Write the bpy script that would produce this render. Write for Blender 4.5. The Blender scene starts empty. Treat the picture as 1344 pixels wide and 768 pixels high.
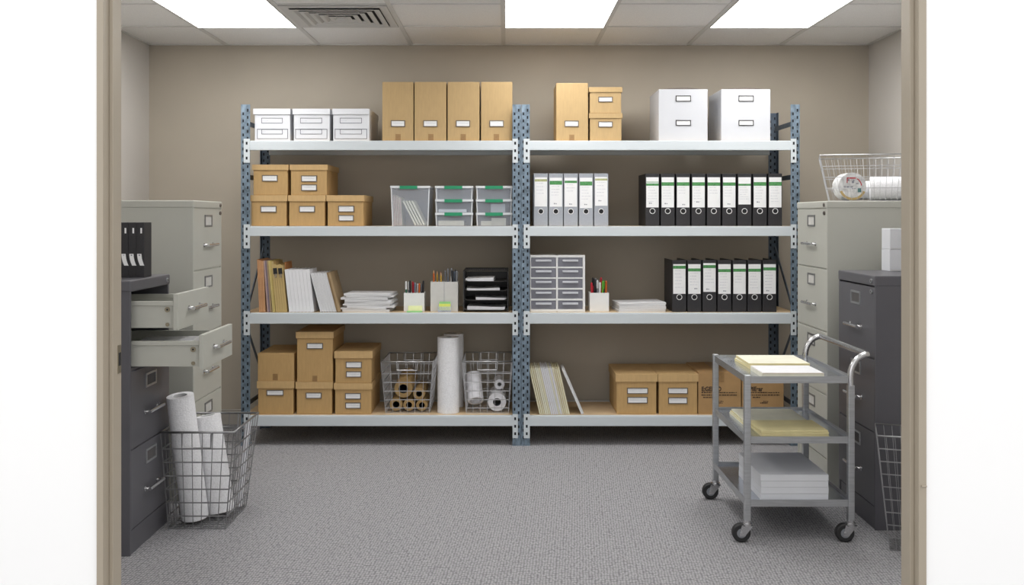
import bpy, math, random
from mathutils import Matrix, Vector
random.seed(7)
C = bpy.context.scene.collection
D2R = math.pi / 180
F, CX, CY, EYE = 1265.0, 664.0, 284.0, 1.37      # focal length and principal point in photo pixels, eye height

def PX(x, Y): return (x - CX) * Y / F
def PZ(y, Y): return EYE - (y - CY) * Y / F

# ------------------------------------------------------------------ materials
def _nt(name):
    m = bpy.data.materials.new(name); m.use_nodes = True
    nt = m.node_tree
    b = nt.nodes['Principled BSDF']
    return m, nt, b

def mat(name, col, rough=0.6, metal=0.0, var=0.06, scale=30.0, bump=0.0, bscale=None, spec=0.5, stretch=None, coat=0.0):
    m, nt, b = _nt(name)
    N, L = nt.nodes, nt.links
    tc = N.new('ShaderNodeTexCoord')
    src = tc.outputs['Object']
    if stretch:
        mp = N.new('ShaderNodeMapping'); mp.inputs['Scale'].default_value = stretch
        L.new(src, mp.inputs['Vector']); src = mp.outputs['Vector']
    nz = N.new('ShaderNodeTexNoise'); nz.inputs['Scale'].default_value = scale
    nz.inputs['Detail'].default_value = 4
    L.new(src, nz.inputs['Vector'])
    cr = N.new('ShaderNodeValToRGB')
    cr.color_ramp.elements[0].position = 0.3; cr.color_ramp.elements[1].position = 0.7
    cr.color_ramp.elements[0].color = [c * (1 - var) for c in col] + [1]
    cr.color_ramp.elements[1].color = [min(1, c * (1 + var)) for c in col] + [1]
    L.new(nz.outputs['Fac'], cr.inputs['Fac']); L.new(cr.outputs['Color'], b.inputs['Base Color'])
    b.inputs['Roughness'].default_value = rough; b.inputs['Metallic'].default_value = metal
    b.inputs['Specular IOR Level'].default_value = spec
    b.inputs['Coat Weight'].default_value = coat
    if bump:
        n2 = N.new('ShaderNodeTexNoise'); n2.inputs['Scale'].default_value = bscale or scale * 4
        L.new(src, n2.inputs['Vector'])
        bp = N.new('ShaderNodeBump'); bp.inputs['Strength'].default_value = bump; bp.inputs['Distance'].default_value = 0.004
        L.new(n2.outputs['Fac'], bp.inputs['Height']); L.new(bp.outputs['Normal'], b.inputs['Normal'])
    return m

def mat_emit(name, col, strength):
    m, nt, b = _nt(name)
    b.inputs['Base Color'].default_value = (*col, 1)
    b.inputs['Emission Color'].default_value = (*col, 1); b.inputs['Emission Strength'].default_value = strength
    return m

def mat_clear(name, col, opacity, rough=0.15):
    m, nt, b = _nt(name)
    N, L = nt.nodes, nt.links
    b.inputs['Base Color'].default_value = (*col, 1); b.inputs['Roughness'].default_value = rough
    tr = N.new('ShaderNodeBsdfTransparent'); tr.inputs['Color'].default_value = (0.96, 0.97, 0.98, 1)
    fr = N.new('ShaderNodeLayerWeight'); fr.inputs['Blend'].default_value = 0.25
    mr = N.new('ShaderNodeMapRange'); mr.inputs['To Min'].default_value = opacity; mr.inputs['To Max'].default_value = min(1, opacity + 0.4)
    mx = N.new('ShaderNodeMixShader')
    L.new(fr.outputs['Facing'], mr.inputs['Value']); L.new(mr.outputs['Result'], mx.inputs['Fac'])
    L.new(tr.outputs['BSDF'], mx.inputs[1]); L.new(b.outputs['BSDF'], mx.inputs[2])
    L.new(mx.outputs['Shader'], N['Material Output'].inputs['Surface'])
    return m

def mat_carpet():
    m, nt, b = _nt('grey_loop_carpet')
    N, L = nt.nodes, nt.links
    tc = N.new('ShaderNodeTexCoord')
    mp = N.new('ShaderNodeMapping'); mp.inputs['Rotation'].default_value = (0, 0, 0.12); mp.inputs['Scale'].default_value = (1.15, 0.72, 1)
    L.new(tc.outputs['Object'], mp.inputs['Vector'])
    nw = N.new('ShaderNodeTexNoise'); nw.inputs['Scale'].default_value = 25
    L.new(mp.outputs['Vector'], nw.inputs['Vector'])
    ma = N.new('ShaderNodeMixRGB'); ma.inputs['Fac'].default_value = 0.006
    L.new(mp.outputs['Vector'], ma.inputs['Color1']); L.new(nw.outputs['Color'], ma.inputs['Color2'])
    vo = N.new('ShaderNodeTexVoronoi'); vo.inputs['Scale'].default_value = 76; vo.inputs['Randomness'].default_value = 0.34
    L.new(ma.outputs['Color'], vo.inputs['Vector'])
    cr = N.new('ShaderNodeValToRGB')
    cr.color_ramp.elements[0].position = 0.12; cr.color_ramp.elements[0].color = (0.45, 0.444, 0.455, 1)
    cr.color_ramp.elements[1].position = 0.72; cr.color_ramp.elements[1].color = (0.175, 0.172, 0.183, 1)
    L.new(vo.outputs['Distance'], cr.inputs['Fac'])
    big = N.new('ShaderNodeTexNoise'); big.inputs['Scale'].default_value = 60; big.inputs['Detail'].default_value = 3
    L.new(tc.outputs['Object'], big.inputs['Vector'])
    mr = N.new('ShaderNodeMapRange'); mr.inputs['From Min'].default_value = 0.3; mr.inputs['From Max'].default_value = 0.7
    mr.inputs['To Min'].default_value = 0.94; mr.inputs['To Max'].default_value = 1.06
    L.new(big.outputs['Fac'], mr.inputs['Value'])
    mu = N.new('ShaderNodeVectorMath'); mu.operation = 'SCALE'
    L.new(cr.outputs['Color'], mu.inputs[0]); L.new(mr.outputs['Result'], mu.inputs['Scale'])
    L.new(mu.outputs['Vector'], b.inputs['Base Color'])
    bp = N.new('ShaderNodeBump'); bp.inputs['Strength'].default_value = 0.5; bp.inputs['Distance'].default_value = 0.006; bp.invert = True
    L.new(vo.outputs['Distance'], bp.inputs['Height']); L.new(bp.outputs['Normal'], b.inputs['Normal'])
    b.inputs['Roughness'].default_value = 0.95; b.inputs['Specular IOR Level'].default_value = 0.1
    return m

M = {}
M['carpet'] = mat_carpet()
M['wall_tan'] = mat('tan_wall_paint', (0.47, 0.42, 0.345), 0.8, var=0.03, scale=3, bump=0.05, bscale=300)
M['wall_grey'] = mat('pale_grey_wall_paint', (0.60, 0.57, 0.53), 0.8, var=0.02, scale=3)
M['wall_white'] = mat('white_hall_paint', (0.95, 0.95, 0.95), 0.8, var=0.005, scale=3)
M['tile'] = mat('ceiling_tile', (0.88, 0.87, 0.855), 0.9, var=0.05, scale=160, bump=0.15, bscale=220)
M['tbar'] = mat('ceiling_grid_paint', (0.70, 0.69, 0.67), 0.6, var=0.02)
M['base'] = mat('baseboard_paint', (0.45, 0.42, 0.38), 0.5, var=0.03)
M['jamb'] = mat('tan_door_frame_paint', (0.375, 0.325, 0.255), 0.45, var=0.02, scale=8)
M['panel'] = mat_emit('light_panel', (1.0, 0.995, 0.985), 8.2)
M['panel_fill'] = mat_emit('added_fill_panel', (1.0, 0.995, 0.985), 3.0)  # for the out-of-view panels added to brighten shelf fronts and floor
M['vent'] = mat('vent_enamel', (0.60, 0.59, 0.57), 0.5, var=0.02)
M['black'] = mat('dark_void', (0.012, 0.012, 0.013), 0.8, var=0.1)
M['post'] = mat('blue_grey_galvanised_post', (0.165, 0.22, 0.275), 0.45, 0.3, var=0.45, scale=42, spec=0.5, stretch=(1, 1, 0.6))
M['hole'] = mat('slot_dark', (0.01, 0.012, 0.016), 0.9, var=0.1)
M['beam'] = mat('pale_grey_beam_paint', (0.60, 0.645, 0.67), 0.42, var=0.02, scale=8, stretch=(0.3, 1, 8))
M['brace'] = mat('blue_grey_brace_shaded_post', (0.12, 0.155, 0.20), 0.45, 0.4, var=0.2, scale=30)
M['board'] = mat('chipboard', (0.62, 0.46, 0.28), 0.7, var=0.12, scale=18, stretch=(1, 6, 1))
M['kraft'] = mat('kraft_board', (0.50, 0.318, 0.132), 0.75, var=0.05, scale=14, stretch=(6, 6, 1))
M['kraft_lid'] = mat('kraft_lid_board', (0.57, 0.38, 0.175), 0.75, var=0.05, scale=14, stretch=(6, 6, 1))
M['kraft_pale'] = mat('pale_kraft_board', (0.47, 0.325, 0.155), 0.75, var=0.05, scale=14, stretch=(6, 6, 1))
M['carton'] = mat('brown_carton', (0.42, 0.255, 0.11), 0.75, var=0.06, scale=14)
M['tape'] = mat('brown_tape', (0.30, 0.175, 0.07), 0.4, var=0.1, scale=60)
M['holder'] = mat('dull_metal_label_holder', (0.16, 0.135, 0.12), 0.4, 0.5, var=0.1)
M['card'] = mat('white_card', (0.84, 0.84, 0.84), 0.7, var=0.02)
M['print'] = mat('grey_print', (0.30, 0.30, 0.34), 0.8, var=0.2)
M['ink'] = mat('dark_print', (0.05, 0.03, 0.02), 0.8, var=0.2)
M['faint'] = mat('faint_print', (0.60, 0.61, 0.65), 0.8, var=0.1)
M['whitebox'] = mat('white_box_board', (0.69, 0.70, 0.73), 0.6, var=0.015, scale=10)
M['whitebox_big'] = mat('cool_white_box_board', (0.57, 0.58, 0.61), 0.6, var=0.015, scale=10)
M['outline'] = mat('grey_outline_print', (0.16, 0.16, 0.19), 0.7, var=0.05)
M['binder_black'] = mat('black_binder_board', (0.022, 0.021, 0.024), 0.5, var=0.15, scale=120)
M['binder_grey'] = mat('grey_binder_board', (0.36, 0.38, 0.42), 0.55, var=0.05, scale=90)
M['green'] = mat('green_band', (0.07, 0.26, 0.08), 0.7, var=0.35, scale=140)
M['olive'] = mat('olive_band', (0.42, 0.44, 0.22), 0.7, var=0.2, scale=140)
M['ring'] = mat('bright_ring', (0.80, 0.80, 0.80), 0.3, 0.3, var=0.02)
M['paper'] = mat('white_paper', (0.80, 0.80, 0.82), 0.75, var=0.03, scale=20)
M['paper_edge'] = mat('paper_edges', (0.66, 0.66, 0.67), 0.85, var=0.14, scale=6, stretch=(0.5, 0.5, 180))
M['cream'] = mat('cream_folder', (0.76, 0.67, 0.36), 0.7, var=0.05, scale=16)
M['cream_pale'] = mat('pale_cream_folder', (0.80, 0.78, 0.64), 0.7, var=0.04, scale=16)
M['yellow'] = mat('yellow_folder', (0.55, 0.42, 0.14), 0.7, var=0.1, scale=16)
M['gold'] = mat('gold_envelope', (0.52, 0.38, 0.16), 0.7, var=0.15, scale=20, stretch=(40, 1, 1))
M['orange'] = mat('orange_folder', (0.52, 0.22, 0.07), 0.7, var=0.12, scale=16)
M['peach'] = mat('peach_folder', (0.58, 0.33, 0.17), 0.7, var=0.12, scale=16)
M['mauve'] = mat('mauve_folder', (0.22, 0.17, 0.22), 0.7, var=0.12, scale=16)
M['pinkish'] = mat('dusty_pink_folder', (0.48, 0.34, 0.31), 0.7, var=0.12, scale=16)
M['brown'] = mat('brown_envelope', (0.26, 0.17, 0.08), 0.7, var=0.12, scale=16)
M['tan'] = mat('tan_envelope', (0.38, 0.27, 0.15), 0.7, var=0.1, scale=16)
M['clear'] = mat_clear('clear_plastic', (0.74, 0.80, 0.92), 0.27)
M['clear_rim'] = mat_clear('frosted_plastic_rim', (0.88, 0.90, 0.92), 0.7)
M['smoke'] = mat_clear('smoky_plastic', (0.27, 0.27, 0.32), 0.62)
M['clip_green'] = mat('green_plastic_clip', (0.008, 0.26, 0.115), 0.4, var=0.05)
M['white_pl'] = mat('white_plastic', (0.80, 0.80, 0.79), 0.45, var=0.015)
M['frost_handle'] = mat('frosted_handle', (0.55, 0.56, 0.60), 0.4, var=0.05)
M['holderbox'] = mat('off_white_board', (0.62, 0.61, 0.58), 0.6, var=0.03)
M['blackmetal'] = mat('black_mesh_metal', (0.014, 0.013, 0.013), 0.45, var=0.2)
M['sticky_y'] = mat('yellow_sticky_notes', (0.72, 0.78, 0.16), 0.7, var=0.05)
M['sticky_g'] = mat('green_sticky_notes', (0.30, 0.62, 0.24), 0.7, var=0.05)
M['sticky_py'] = mat('pale_yellow_sticky_notes', (0.80, 0.82, 0.45), 0.7, var=0.05)
M['wire'] = mat('steel_wire', (0.55, 0.55, 0.56), 0.3, 0.85, var=0.1)
M['wire_dark'] = mat('dull_steel_wire', (0.33, 0.33, 0.335), 0.35, 0.85, var=0.15)
M['tube_brown'] = mat('kraft_roll_paper', (0.42, 0.28, 0.12), 0.8, var=0.15, scale=30)
M['wrap'] = mat('white_foam_wrap', (0.86, 0.86, 0.88), 0.7, var=0.07, scale=130, bump=0.6, bscale=160)
M['wrap_film'] = mat('white_plastic_wrap', (0.82, 0.82, 0.86), 0.3, var=0.12, scale=26, bump=0.8, bscale=40)
M['beige'] = mat('beige_cabinet_enamel', (0.485, 0.485, 0.435), 0.45, var=0.02, scale=5)
M['grey'] = mat('dark_grey_cabinet_enamel', (0.098, 0.096, 0.108), 0.4, var=0.04, scale=5)
M['chrome'] = mat('chrome', (0.62, 0.62, 0.63), 0.22, 0.95, var=0.02)
M['steel'] = mat('brushed_steel', (0.46, 0.47, 0.485), 0.36, 0.8, var=0.10, scale=10, stretch=(1, 1, 12))
M['tray'] = mat('polished_steel_tray', (0.56, 0.59, 0.65), 0.2, 0.9, var=0.14, scale=5)
M['rubber'] = mat('black_rubber', (0.016, 0.016, 0.017), 0.55, var=0.1)
M['dkcard'] = mat('grey_index_card', (0.085, 0.08, 0.08), 0.7, var=0.05)
M['pcard'] = mat('pale_index_card', (0.62, 0.61, 0.58), 0.7, var=0.05)
M['holder_grey'] = mat('grey_metal_label_frame', (0.20, 0.20, 0.20), 0.4, 0.4, var=0.05)
M['brass'] = mat('dull_brass', (0.34, 0.30, 0.22), 0.35, 0.8, var=0.1)
M['red'] = mat('red_plastic', (0.50, 0.015, 0.03), 0.4, var=0.05)
M['pen_red'] = M['red']
M['pen_orange'] = mat('orange_plastic', (0.62, 0.13, 0.015), 0.4, var=0.05)
M['pen_green'] = mat('bright_green_plastic', (0.12, 0.45, 0.04), 0.4, var=0.05)
M['pen_dkgreen'] = mat('dark_green_plastic', (0.02, 0.12, 0.07), 0.4, var=0.05)
M['pen_black'] = mat('black_plastic', (0.015, 0.015, 0.018), 0.35, var=0.05)
M['pen_white'] = mat('white_pen_plastic', (0.78, 0.78, 0.78), 0.4, var=0.03)
M['pen_grey'] = mat('grey_pen_plastic', (0.22, 0.23, 0.25), 0.4, var=0.05)
M['pen_yellow'] = mat('yellow_pencil_paint', (0.55, 0.33, 0.04), 0.45, var=0.05)
M['pen_blue'] = mat('slate_blue_plastic', (0.16, 0.19, 0.25), 0.4, var=0.05)
M['label_mix'] = mat('printed_film_label', (0.72, 0.72, 0.72), 0.3, var=0.25, scale=45)
M['teal'] = mat('teal_print', (0.10, 0.22, 0.22), 0.5, var=0.2, scale=60)

# ------------------------------------------------------------------ mesh builder
class MB:
    def __init__(s): s.v = []; s.f = []; s.m = []; s.sm = []
    def add(s, vs, fs, mi=0, smooth=False):
        o = len(s.v); s.v += [tuple(p) for p in vs]
        for f in fs:
            s.f.append([o + i for i in f]); s.m.append(mi); s.sm.append(smooth)
        return s
    def hexa(s, p, mi=0):     # 4 bottom (ccw from above), 4 top
        return s.add(p, [(3, 2, 1, 0), (4, 5, 6, 7), (0, 1, 5, 4), (1, 2, 6, 5), (2, 3, 7, 6), (3, 0, 4, 7)], mi)
    def box(s, x0, x1, y0, y1, z0, z1, mi=0):
        return s.hexa([(x0, y0, z0), (x1, y0, z0), (x1, y1, z0), (x0, y1, z0), (x0, y0, z1), (x1, y0, z1), (x1, y1, z1), (x0, y1, z1)], mi)
    def frustum(s, b, zb, t, zt, mi=0):   # b, t = (x0,x1,y0,y1)
        return s.hexa([(b[0], b[2], zb), (b[1], b[2], zb), (b[1], b[3], zb), (b[0], b[3], zb), (t[0], t[2], zt), (t[1], t[2], zt), (t[1], t[3], zt), (t[0], t[3], zt)], mi)
    def quad(s, a, b, c, d, mi=0): return s.add([a, b, c, d], [(0, 1, 2, 3)], mi)
    def tube(s, path, r, n=6, closed=False, mi=0, caps=True):
        P = [Vector(p) for p in path]; k = len(P); rings = []
        up = None
        for i in range(k):
            if closed: t = (P[(i + 1) % k] - P[i - 1]).normalized()
            else: t = (P[min(i + 1, k - 1)] - P[max(i - 1, 0)]).normalized()
            if up is None:
                up = Vector((0, 0, 1)) if abs(t.z) < 0.9 else Vector((0, 1, 0))
            u = (up - t * up.dot(t)).normalized(); w = t.cross(u); up = u
            sc = 1.0
            if (closed or 0 < i < k - 1):
                a = (P[i] - P[i - 1]).normalized(); c = max(0.5, math.sqrt(max(0, (1 + a.dot((P[(i + 1) % k] - P[i]).normalized())) / 2))); sc = 1 / c
            rr = r[i] if isinstance(r, (list, tuple)) else r
            off = math.pi / n
            rings.append([P[i] + (u * math.cos(2 * math.pi * j / n + off) + w * math.sin(2 * math.pi * j / n + off)) * rr * (sc ** 0.6) for j in range(n)])
        vs = [p for ring in rings for p in ring]; fs = []
        for i in range(k if closed else k - 1):
            i2 = (i + 1) % k
            for j in range(n):
                j2 = (j + 1) % n
                fs.append((i * n + j, i * n + j2, i2 * n + j2, i2 * n + j))
        s.add(vs, fs, mi, n > 5)
        if caps and not closed:
            s.add(rings[0], [tuple(range(n - 1, -1, -1))], mi); s.add(rings[-1], [tuple(range(n))], mi)
        return s
    def bar(s, a, b, r, n=4, mi=0): return s.tube([a, b], r, n, mi=mi)
    def ringtube(s, a, b, ro, ri, n=32, mi=0, mi_in=None):   # hollow roll between a and b
        a, b = Vector(a), Vector(b); t = (b - a).normalized()
        u = Vector((0, 0, 1)) if abs(t.z) < 0.9 else Vector((1, 0, 0))
        u = (u - t * u.dot(t)).normalized(); w = t.cross(u)
        def rg(c, r): return [c + (u * math.cos(2 * math.pi * j / n) + w * math.sin(2 * math.pi * j / n)) * r for j in range(n)]
        mi_in = mi if mi_in is None else mi_in
        for r, flip, mm in ((ro, False, mi), (ri, True, mi_in)):
            vs = rg(a, r) + rg(b, r)
            fs = [((j + 1) % n + n, j + n, j, (j + 1) % n) if flip else (j, (j + 1) % n, (j + 1) % n + n, j + n) for j in range(n)]
            s.add(vs, fs, mm, True)
        for c, fl in ((a, True), (b, False)):
            vs = rg(c, ro) + rg(c, ri)
            fs = [(j, j + n, (j + 1) % n + n, (j + 1) % n) if fl else (j, (j + 1) % n, (j + 1) % n + n, j + n) for j in range(n)]
            s.add(vs, [tuple(reversed(f)) if fl else f for f in fs], mi)
        return s
    def torus(s, c, axis, R, r, n=24, k=6, mi=0):
        c, t = Vector(c), Vector(axis).normalized()
        u = Vector((0, 0, 1)) if abs(t.z) < 0.9 else Vector((1, 0, 0)); u = (u - t * u.dot(t)).normalized(); w = t.cross(u)
        return s.tube([c + (u * math.cos(2 * math.pi * j / n) + w * math.sin(2 * math.pi * j / n)) * R for j in range(n)], r, k, True, mi)
    def frame(s, x0, x1, z0, z1, t, y0, y1, mi=0):    # rectangular outline facing y
        s.box(x0, x1, y0, y1, z1 - t, z1, mi); s.box(x0, x1, y0, y1, z0, z0 + t, mi)
        s.box(x0, x0 + t, y0, y1, z0 + t, z1 - t, mi); s.box(x1 - t, x1, y0, y1, z0 + t, z1 - t, mi)
        return s
    def build(s, name, mats, parent=None, bevel=0.0, xf=None, seg=2):
        if not isinstance(mats, (list, tuple)): mats = [mats]
        me = bpy.data.meshes.new(name)
        vs = [tuple(xf @ Vector(p)) for p in s.v] if xf else s.v
        me.from_pydata(vs, [], s.f)
        for mm in mats: me.materials.append(M[mm] if isinstance(mm, str) else mm)
        for p, mi, sm in zip(me.polygons, s.m, s.sm): p.material_index = mi; p.use_smooth = sm
        me.update()
        o = bpy.data.objects.new(name, me); C.objects.link(o)
        if parent: o.parent = parent
        if bevel:
            b = o.modifiers.new('bevel', 'BEVEL'); b.width = bevel; b.segments = seg; b.limit_method = 'ANGLE'; b.angle_limit = 0.7
        return o

def tag(o, label, cat, group=None):
    o['label'] = label; o['category'] = cat
    if group: o['group'] = group
    return o
def thing(name, label, cat, loc=(0, 0, 0), rz=0.0, group=None):
    o = bpy.data.objects.new(name, None); C.objects.link(o)
    o.empty_display_size = 0.05
    o.location = loc; o.rotation_euler = (0, 0, rz)
    return tag(o, label, cat, group)
def struct(o): o['kind'] = 'structure'; return o
def dup(root, loc, label, group=None, rz=None):
    r = root.copy(); C.objects.link(r); r.location = loc; r['label'] = label
    if rz is not None: r.rotation_euler = (0, 0, rz)
    if group: r['group'] = group
    for ch in list(root.children):
        c = ch.copy(); C.objects.link(c); c.parent = r
        for g in list(ch.children):
            d = g.copy(); C.objects.link(d); d.parent = c
    return r
ORD = ['first', 'second', 'third', 'fourth', 'fifth', 'sixth', 'seventh', 'eighth', 'ninth', 'tenth', 'eleventh', 'twelfth', 'thirteenth', 'fourteenth', 'fifteenth', 'sixteenth', 'seventeenth', 'eighteenth']

# ------------------------------------------------------------------ the room
XL, XR, YB, YD, ZC = -2.35, 2.39, 6.35, 2.48, 2.502
struct(MB().box(-6, 6, -3, YB + 0.1, -0.1, 0).build('floor', 'carpet'))
struct(MB().box(XL - 0.1, XR + 0.1, YB, YB + 0.1, 0, 2.75).build('wall_back', 'wall_tan'))
struct(MB().box(XL - 0.1, XL, YD, YB, 0, 2.75).build('wall_left', 'wall_grey'))
struct(MB().box(XR, XR + 0.1, YD, YB, 0, 2.75).build('wall_right', 'wall_grey'))
struct(MB().box(XL - 0.1, XR + 0.1, YD, YB + 0.1, ZC, ZC + 0.06).build('ceiling', 'tile'))
# hall-side wall around the opening
JL, JR, DH = -1.019, 1.047, 2.16
wf = MB()
wf.box(-6, JL, 2.405, YD, 0, 3.0).box(JR, 6, 2.405, YD, 0, 3.0).box(JL, JR, 2.405, YD, DH + 0.05, 3.0)
struct(wf.build('wall_front', 'wall_white'))
# moulded steel door frame: face, reveal, stop, reveal
jm = MB()
def jamb(sgn, x_out, x_face, x_stop, y_stop, y_in):
    def bx(a, b, y0, y1): jm.box(min(a, b), max(a, b), y0, y1, 0, DH)
    bx(x_out, x_face, 2.398, 2.50); bx(x_face, x_stop, y_stop, y_in)
jamb(-1, JL, -1.002, -0.992, 2.433, 2.487)
jamb(1, JR, 1.027, 1.0153, 2.423, 2.477)
jm.box(JL, JR, 2.398, 2.50, DH, DH + 0.05).box(-0.992, 1.0153, 2.43, 2.48, DH - 0.012, DH)
df = struct(jm.build('door_1', 'jamb', bevel=0.0015))
sp = MB().box(-0.9922, -0.9905, 2.462, 2.482, PZ(490, 2.47), PZ(453, 2.47)).box(-0.9907, -0.9895, 2.466, 2.478, PZ(480, 2.47), PZ(463, 2.47), 1)
sp.build('strike_plate', ['brass', 'black'], df)
MB().box(1.0265, 1.029, 2.396, 2.3985, PZ(642, 2.4), PZ(634, 2.4)).tube([(1.034, 2.3965, PZ(638, 2.4)), (1.046, 2.3965, PZ(638, 2.4))], 0.0025, 8).build('door_catch', 'jamb', df)
struct(MB().box(XL, XR, YB - 0.014, YB, 0, 0.10).build('baseboard_back', 'base', bevel=0.003))
struct(MB().box(XL, XL + 0.012, YD, YB, 0, 0.10).build('baseboard_left', 'base', bevel=0.003))
struct(MB().box(XR - 0.012, XR, YD, YB, 0, 0.10).build('baseboard_right', 'base', bevel=0.003))
# suspended ceiling grid
G0, GP, YR = -0.016, 0.608, 5.737
tb = MB()
for k in range(-3, 4):
    x = G0 + GP * k
    tb.box(x - 0.013, x + 0.013, YD, YB, ZC - 0.006, ZC + 0.001)
for k in range(0, 6):
    y = YR - 0.61 * k
    if y > YD: tb.box(XL, XR, y - 0.006, y + 0.006, ZC - 0.005, ZC + 0.001)
tb.box(XL, XR, YB - 0.02, YB, ZC - 0.006, ZC + 0.001).box(XL, XL + 0.02, YD, YB, ZC - 0.006, ZC + 0.001).box(XR - 0.02, XR, YD, YB, ZC - 0.006, ZC + 0.001)
struct(tb.build('trim_1', 'tbar'))
# light panels; the row nearer the doorway is added, unseen fill light
for k, dy, lb in ((-3, 0, 'white rectangular ceiling light panel left of the air vent'), (0, 0, 'white ceiling light panel above the middle of the shelving'), (2, 0, 'white ceiling light panel nearest the right-hand wall'),
        (-3, 1.83, 'added unseen fill light panel near the doorway, left one'), (0, 1.83, 'added unseen fill light panel near the doorway, middle one'), (2, 1.83, 'added unseen fill light panel near the doorway, right one')):
    x0 = G0 + GP * k
    t = thing('ceiling_light', lb, 'ceiling light', (x0 + GP / 2, YR - 0.61 - dy, ZC), group='recessed ceiling lights')
    h = GP / 2 - 0.014
    MB().box(-h, h, -0.602, 0.602, -0.009, -0.004).build('diffuser', 'panel' if dy == 0 else 'panel_fill', t)
    MB().box(-h - 0.001, h + 0.001, -0.606, -0.602, -0.012, 0.0).box(-h - 0.001, h + 0.001, 0.602, 0.606, -0.012, 0.0).box(-h - 0.004, -h, -0.606, 0.606, -0.012, 0.0).box(h, h + 0.004, -0.606, 0.606, -0.012, 0.0).build('light_frame', 'tbar', t)
# four-way air diffuser
t = thing('ceiling_vent', 'square grey air vent with nested louvres set in the ceiling', 'air vent', (G0 - GP * 1.5, YR - 0.305, ZC))
MB().box(-0.25, 0.25, -0.25, 0.25, -0.008, -0.0055).build('vent_backing', 'black', t)
vf = MB()
for (a, b) in ((0.29, 0.247),):
    vf.box(-a, a, -a, -b, -0.012, -0.004).box(-a, a, b, a, -0.012, -0.004).box(-a, -b, -b, b, -0.012, -0.004).box(b, a, -b, b, -0.012, -0.004)
vf.build('vent_frame', 'vent', t)
for i in range(5):
    a = 0.245 - i * 0.046; b = a - 0.040; lo, hi = -0.0065, -0.020; lo2 = hi
    v = MB()
    c_ = a - 0.021
    v.add([(-a, -a, lo2), (a, -a, lo2), (a, a, lo2), (-a, a, lo2), (-c_, -c_, lo2), (c_, -c_, lo2), (c_, c_, lo2), (-c_, c_, lo2)], [(0, 4, 5, 1), (1, 5, 6, 2), (2, 6, 7, 3), (3, 7, 4, 0)])
    def slope(p, q): v.add([p[0], p[1], q[1], q[0]], [(0, 1, 2, 3)])
    slope(((-c_, -c_, hi), (c_, -c_, hi)), ((-b, -b, lo), (b, -b, lo)))
    slope(((c_, -c_, hi), (c_, c_, hi)), ((b, -b, lo), (b, b, lo)))
    slope(((c_, c_, hi), (-c_, c_, hi)), ((b, b, lo), (-b, b, lo)))
    slope(((-c_, c_, hi), (-c_, -c_, hi)), ((-b, b, lo), (-b, -b, lo)))
    v.build('louvre', 'vent', t)

# ------------------------------------------------------------------ shelving
YF = 5.75; S = F / YF
LV = [(1.822, 1.765), (1.311, 1.252), (0.793, 0.729), (0.179, 0.118)]   # beam top, bottom
def fx(x): return PX(x, YF)
H_POST = 2.038
YBK = 6.24
def post(name, parent, x0, x1, y0, outer, seed, front=True, mater='post'):
    """L-angle upright with staggered slots; outer = side flange x side (-1 left, +1 right)"""
    rnd = random.Random(seed)
    m = MB()
    m.box(x0, x1, y0, y0 + 0.003, 0.0, H_POST)
    xs = (x0, x0 + 0.003) if outer < 0 else (x1 - 0.003, x1)
    ys = (y0 + 0.003, y0 + 0.042) if front else (y0 - 0.042, y0)
    m.box(xs[0], xs[1], ys[0], ys[1], 0.0, H_POST)
    w = x1 - x0
    # slots
    z = 0.05; k = 0
    while z < H_POST - 0.03:
        for fxs, ph in ((0.25, 0), (0.74, 0.5)):
            zz = z + ph * 0.042
            if zz < H_POST - 0.03:
                hx, hz = 0.0047, 0.0085
                cx = x0 + w * fxs
                m.quad((cx - hx, y0 - 0.0006, zz - hz), (cx + hx, y0 - 0.0006, zz - hz), (cx + hx, y0 - 0.0006, zz + hz), (cx - hx, y0 - 0.0006, zz + hz), 1)
        z += 0.042; k += 1
    m.box(x0 - 0.001, x1 + 0.001, y0 - 0.002, y0 + 0.046 if front else y0 + 0.02, 0.0, 0.012)
    return m.build(name, [mater, 'hole'], parent)

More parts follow.
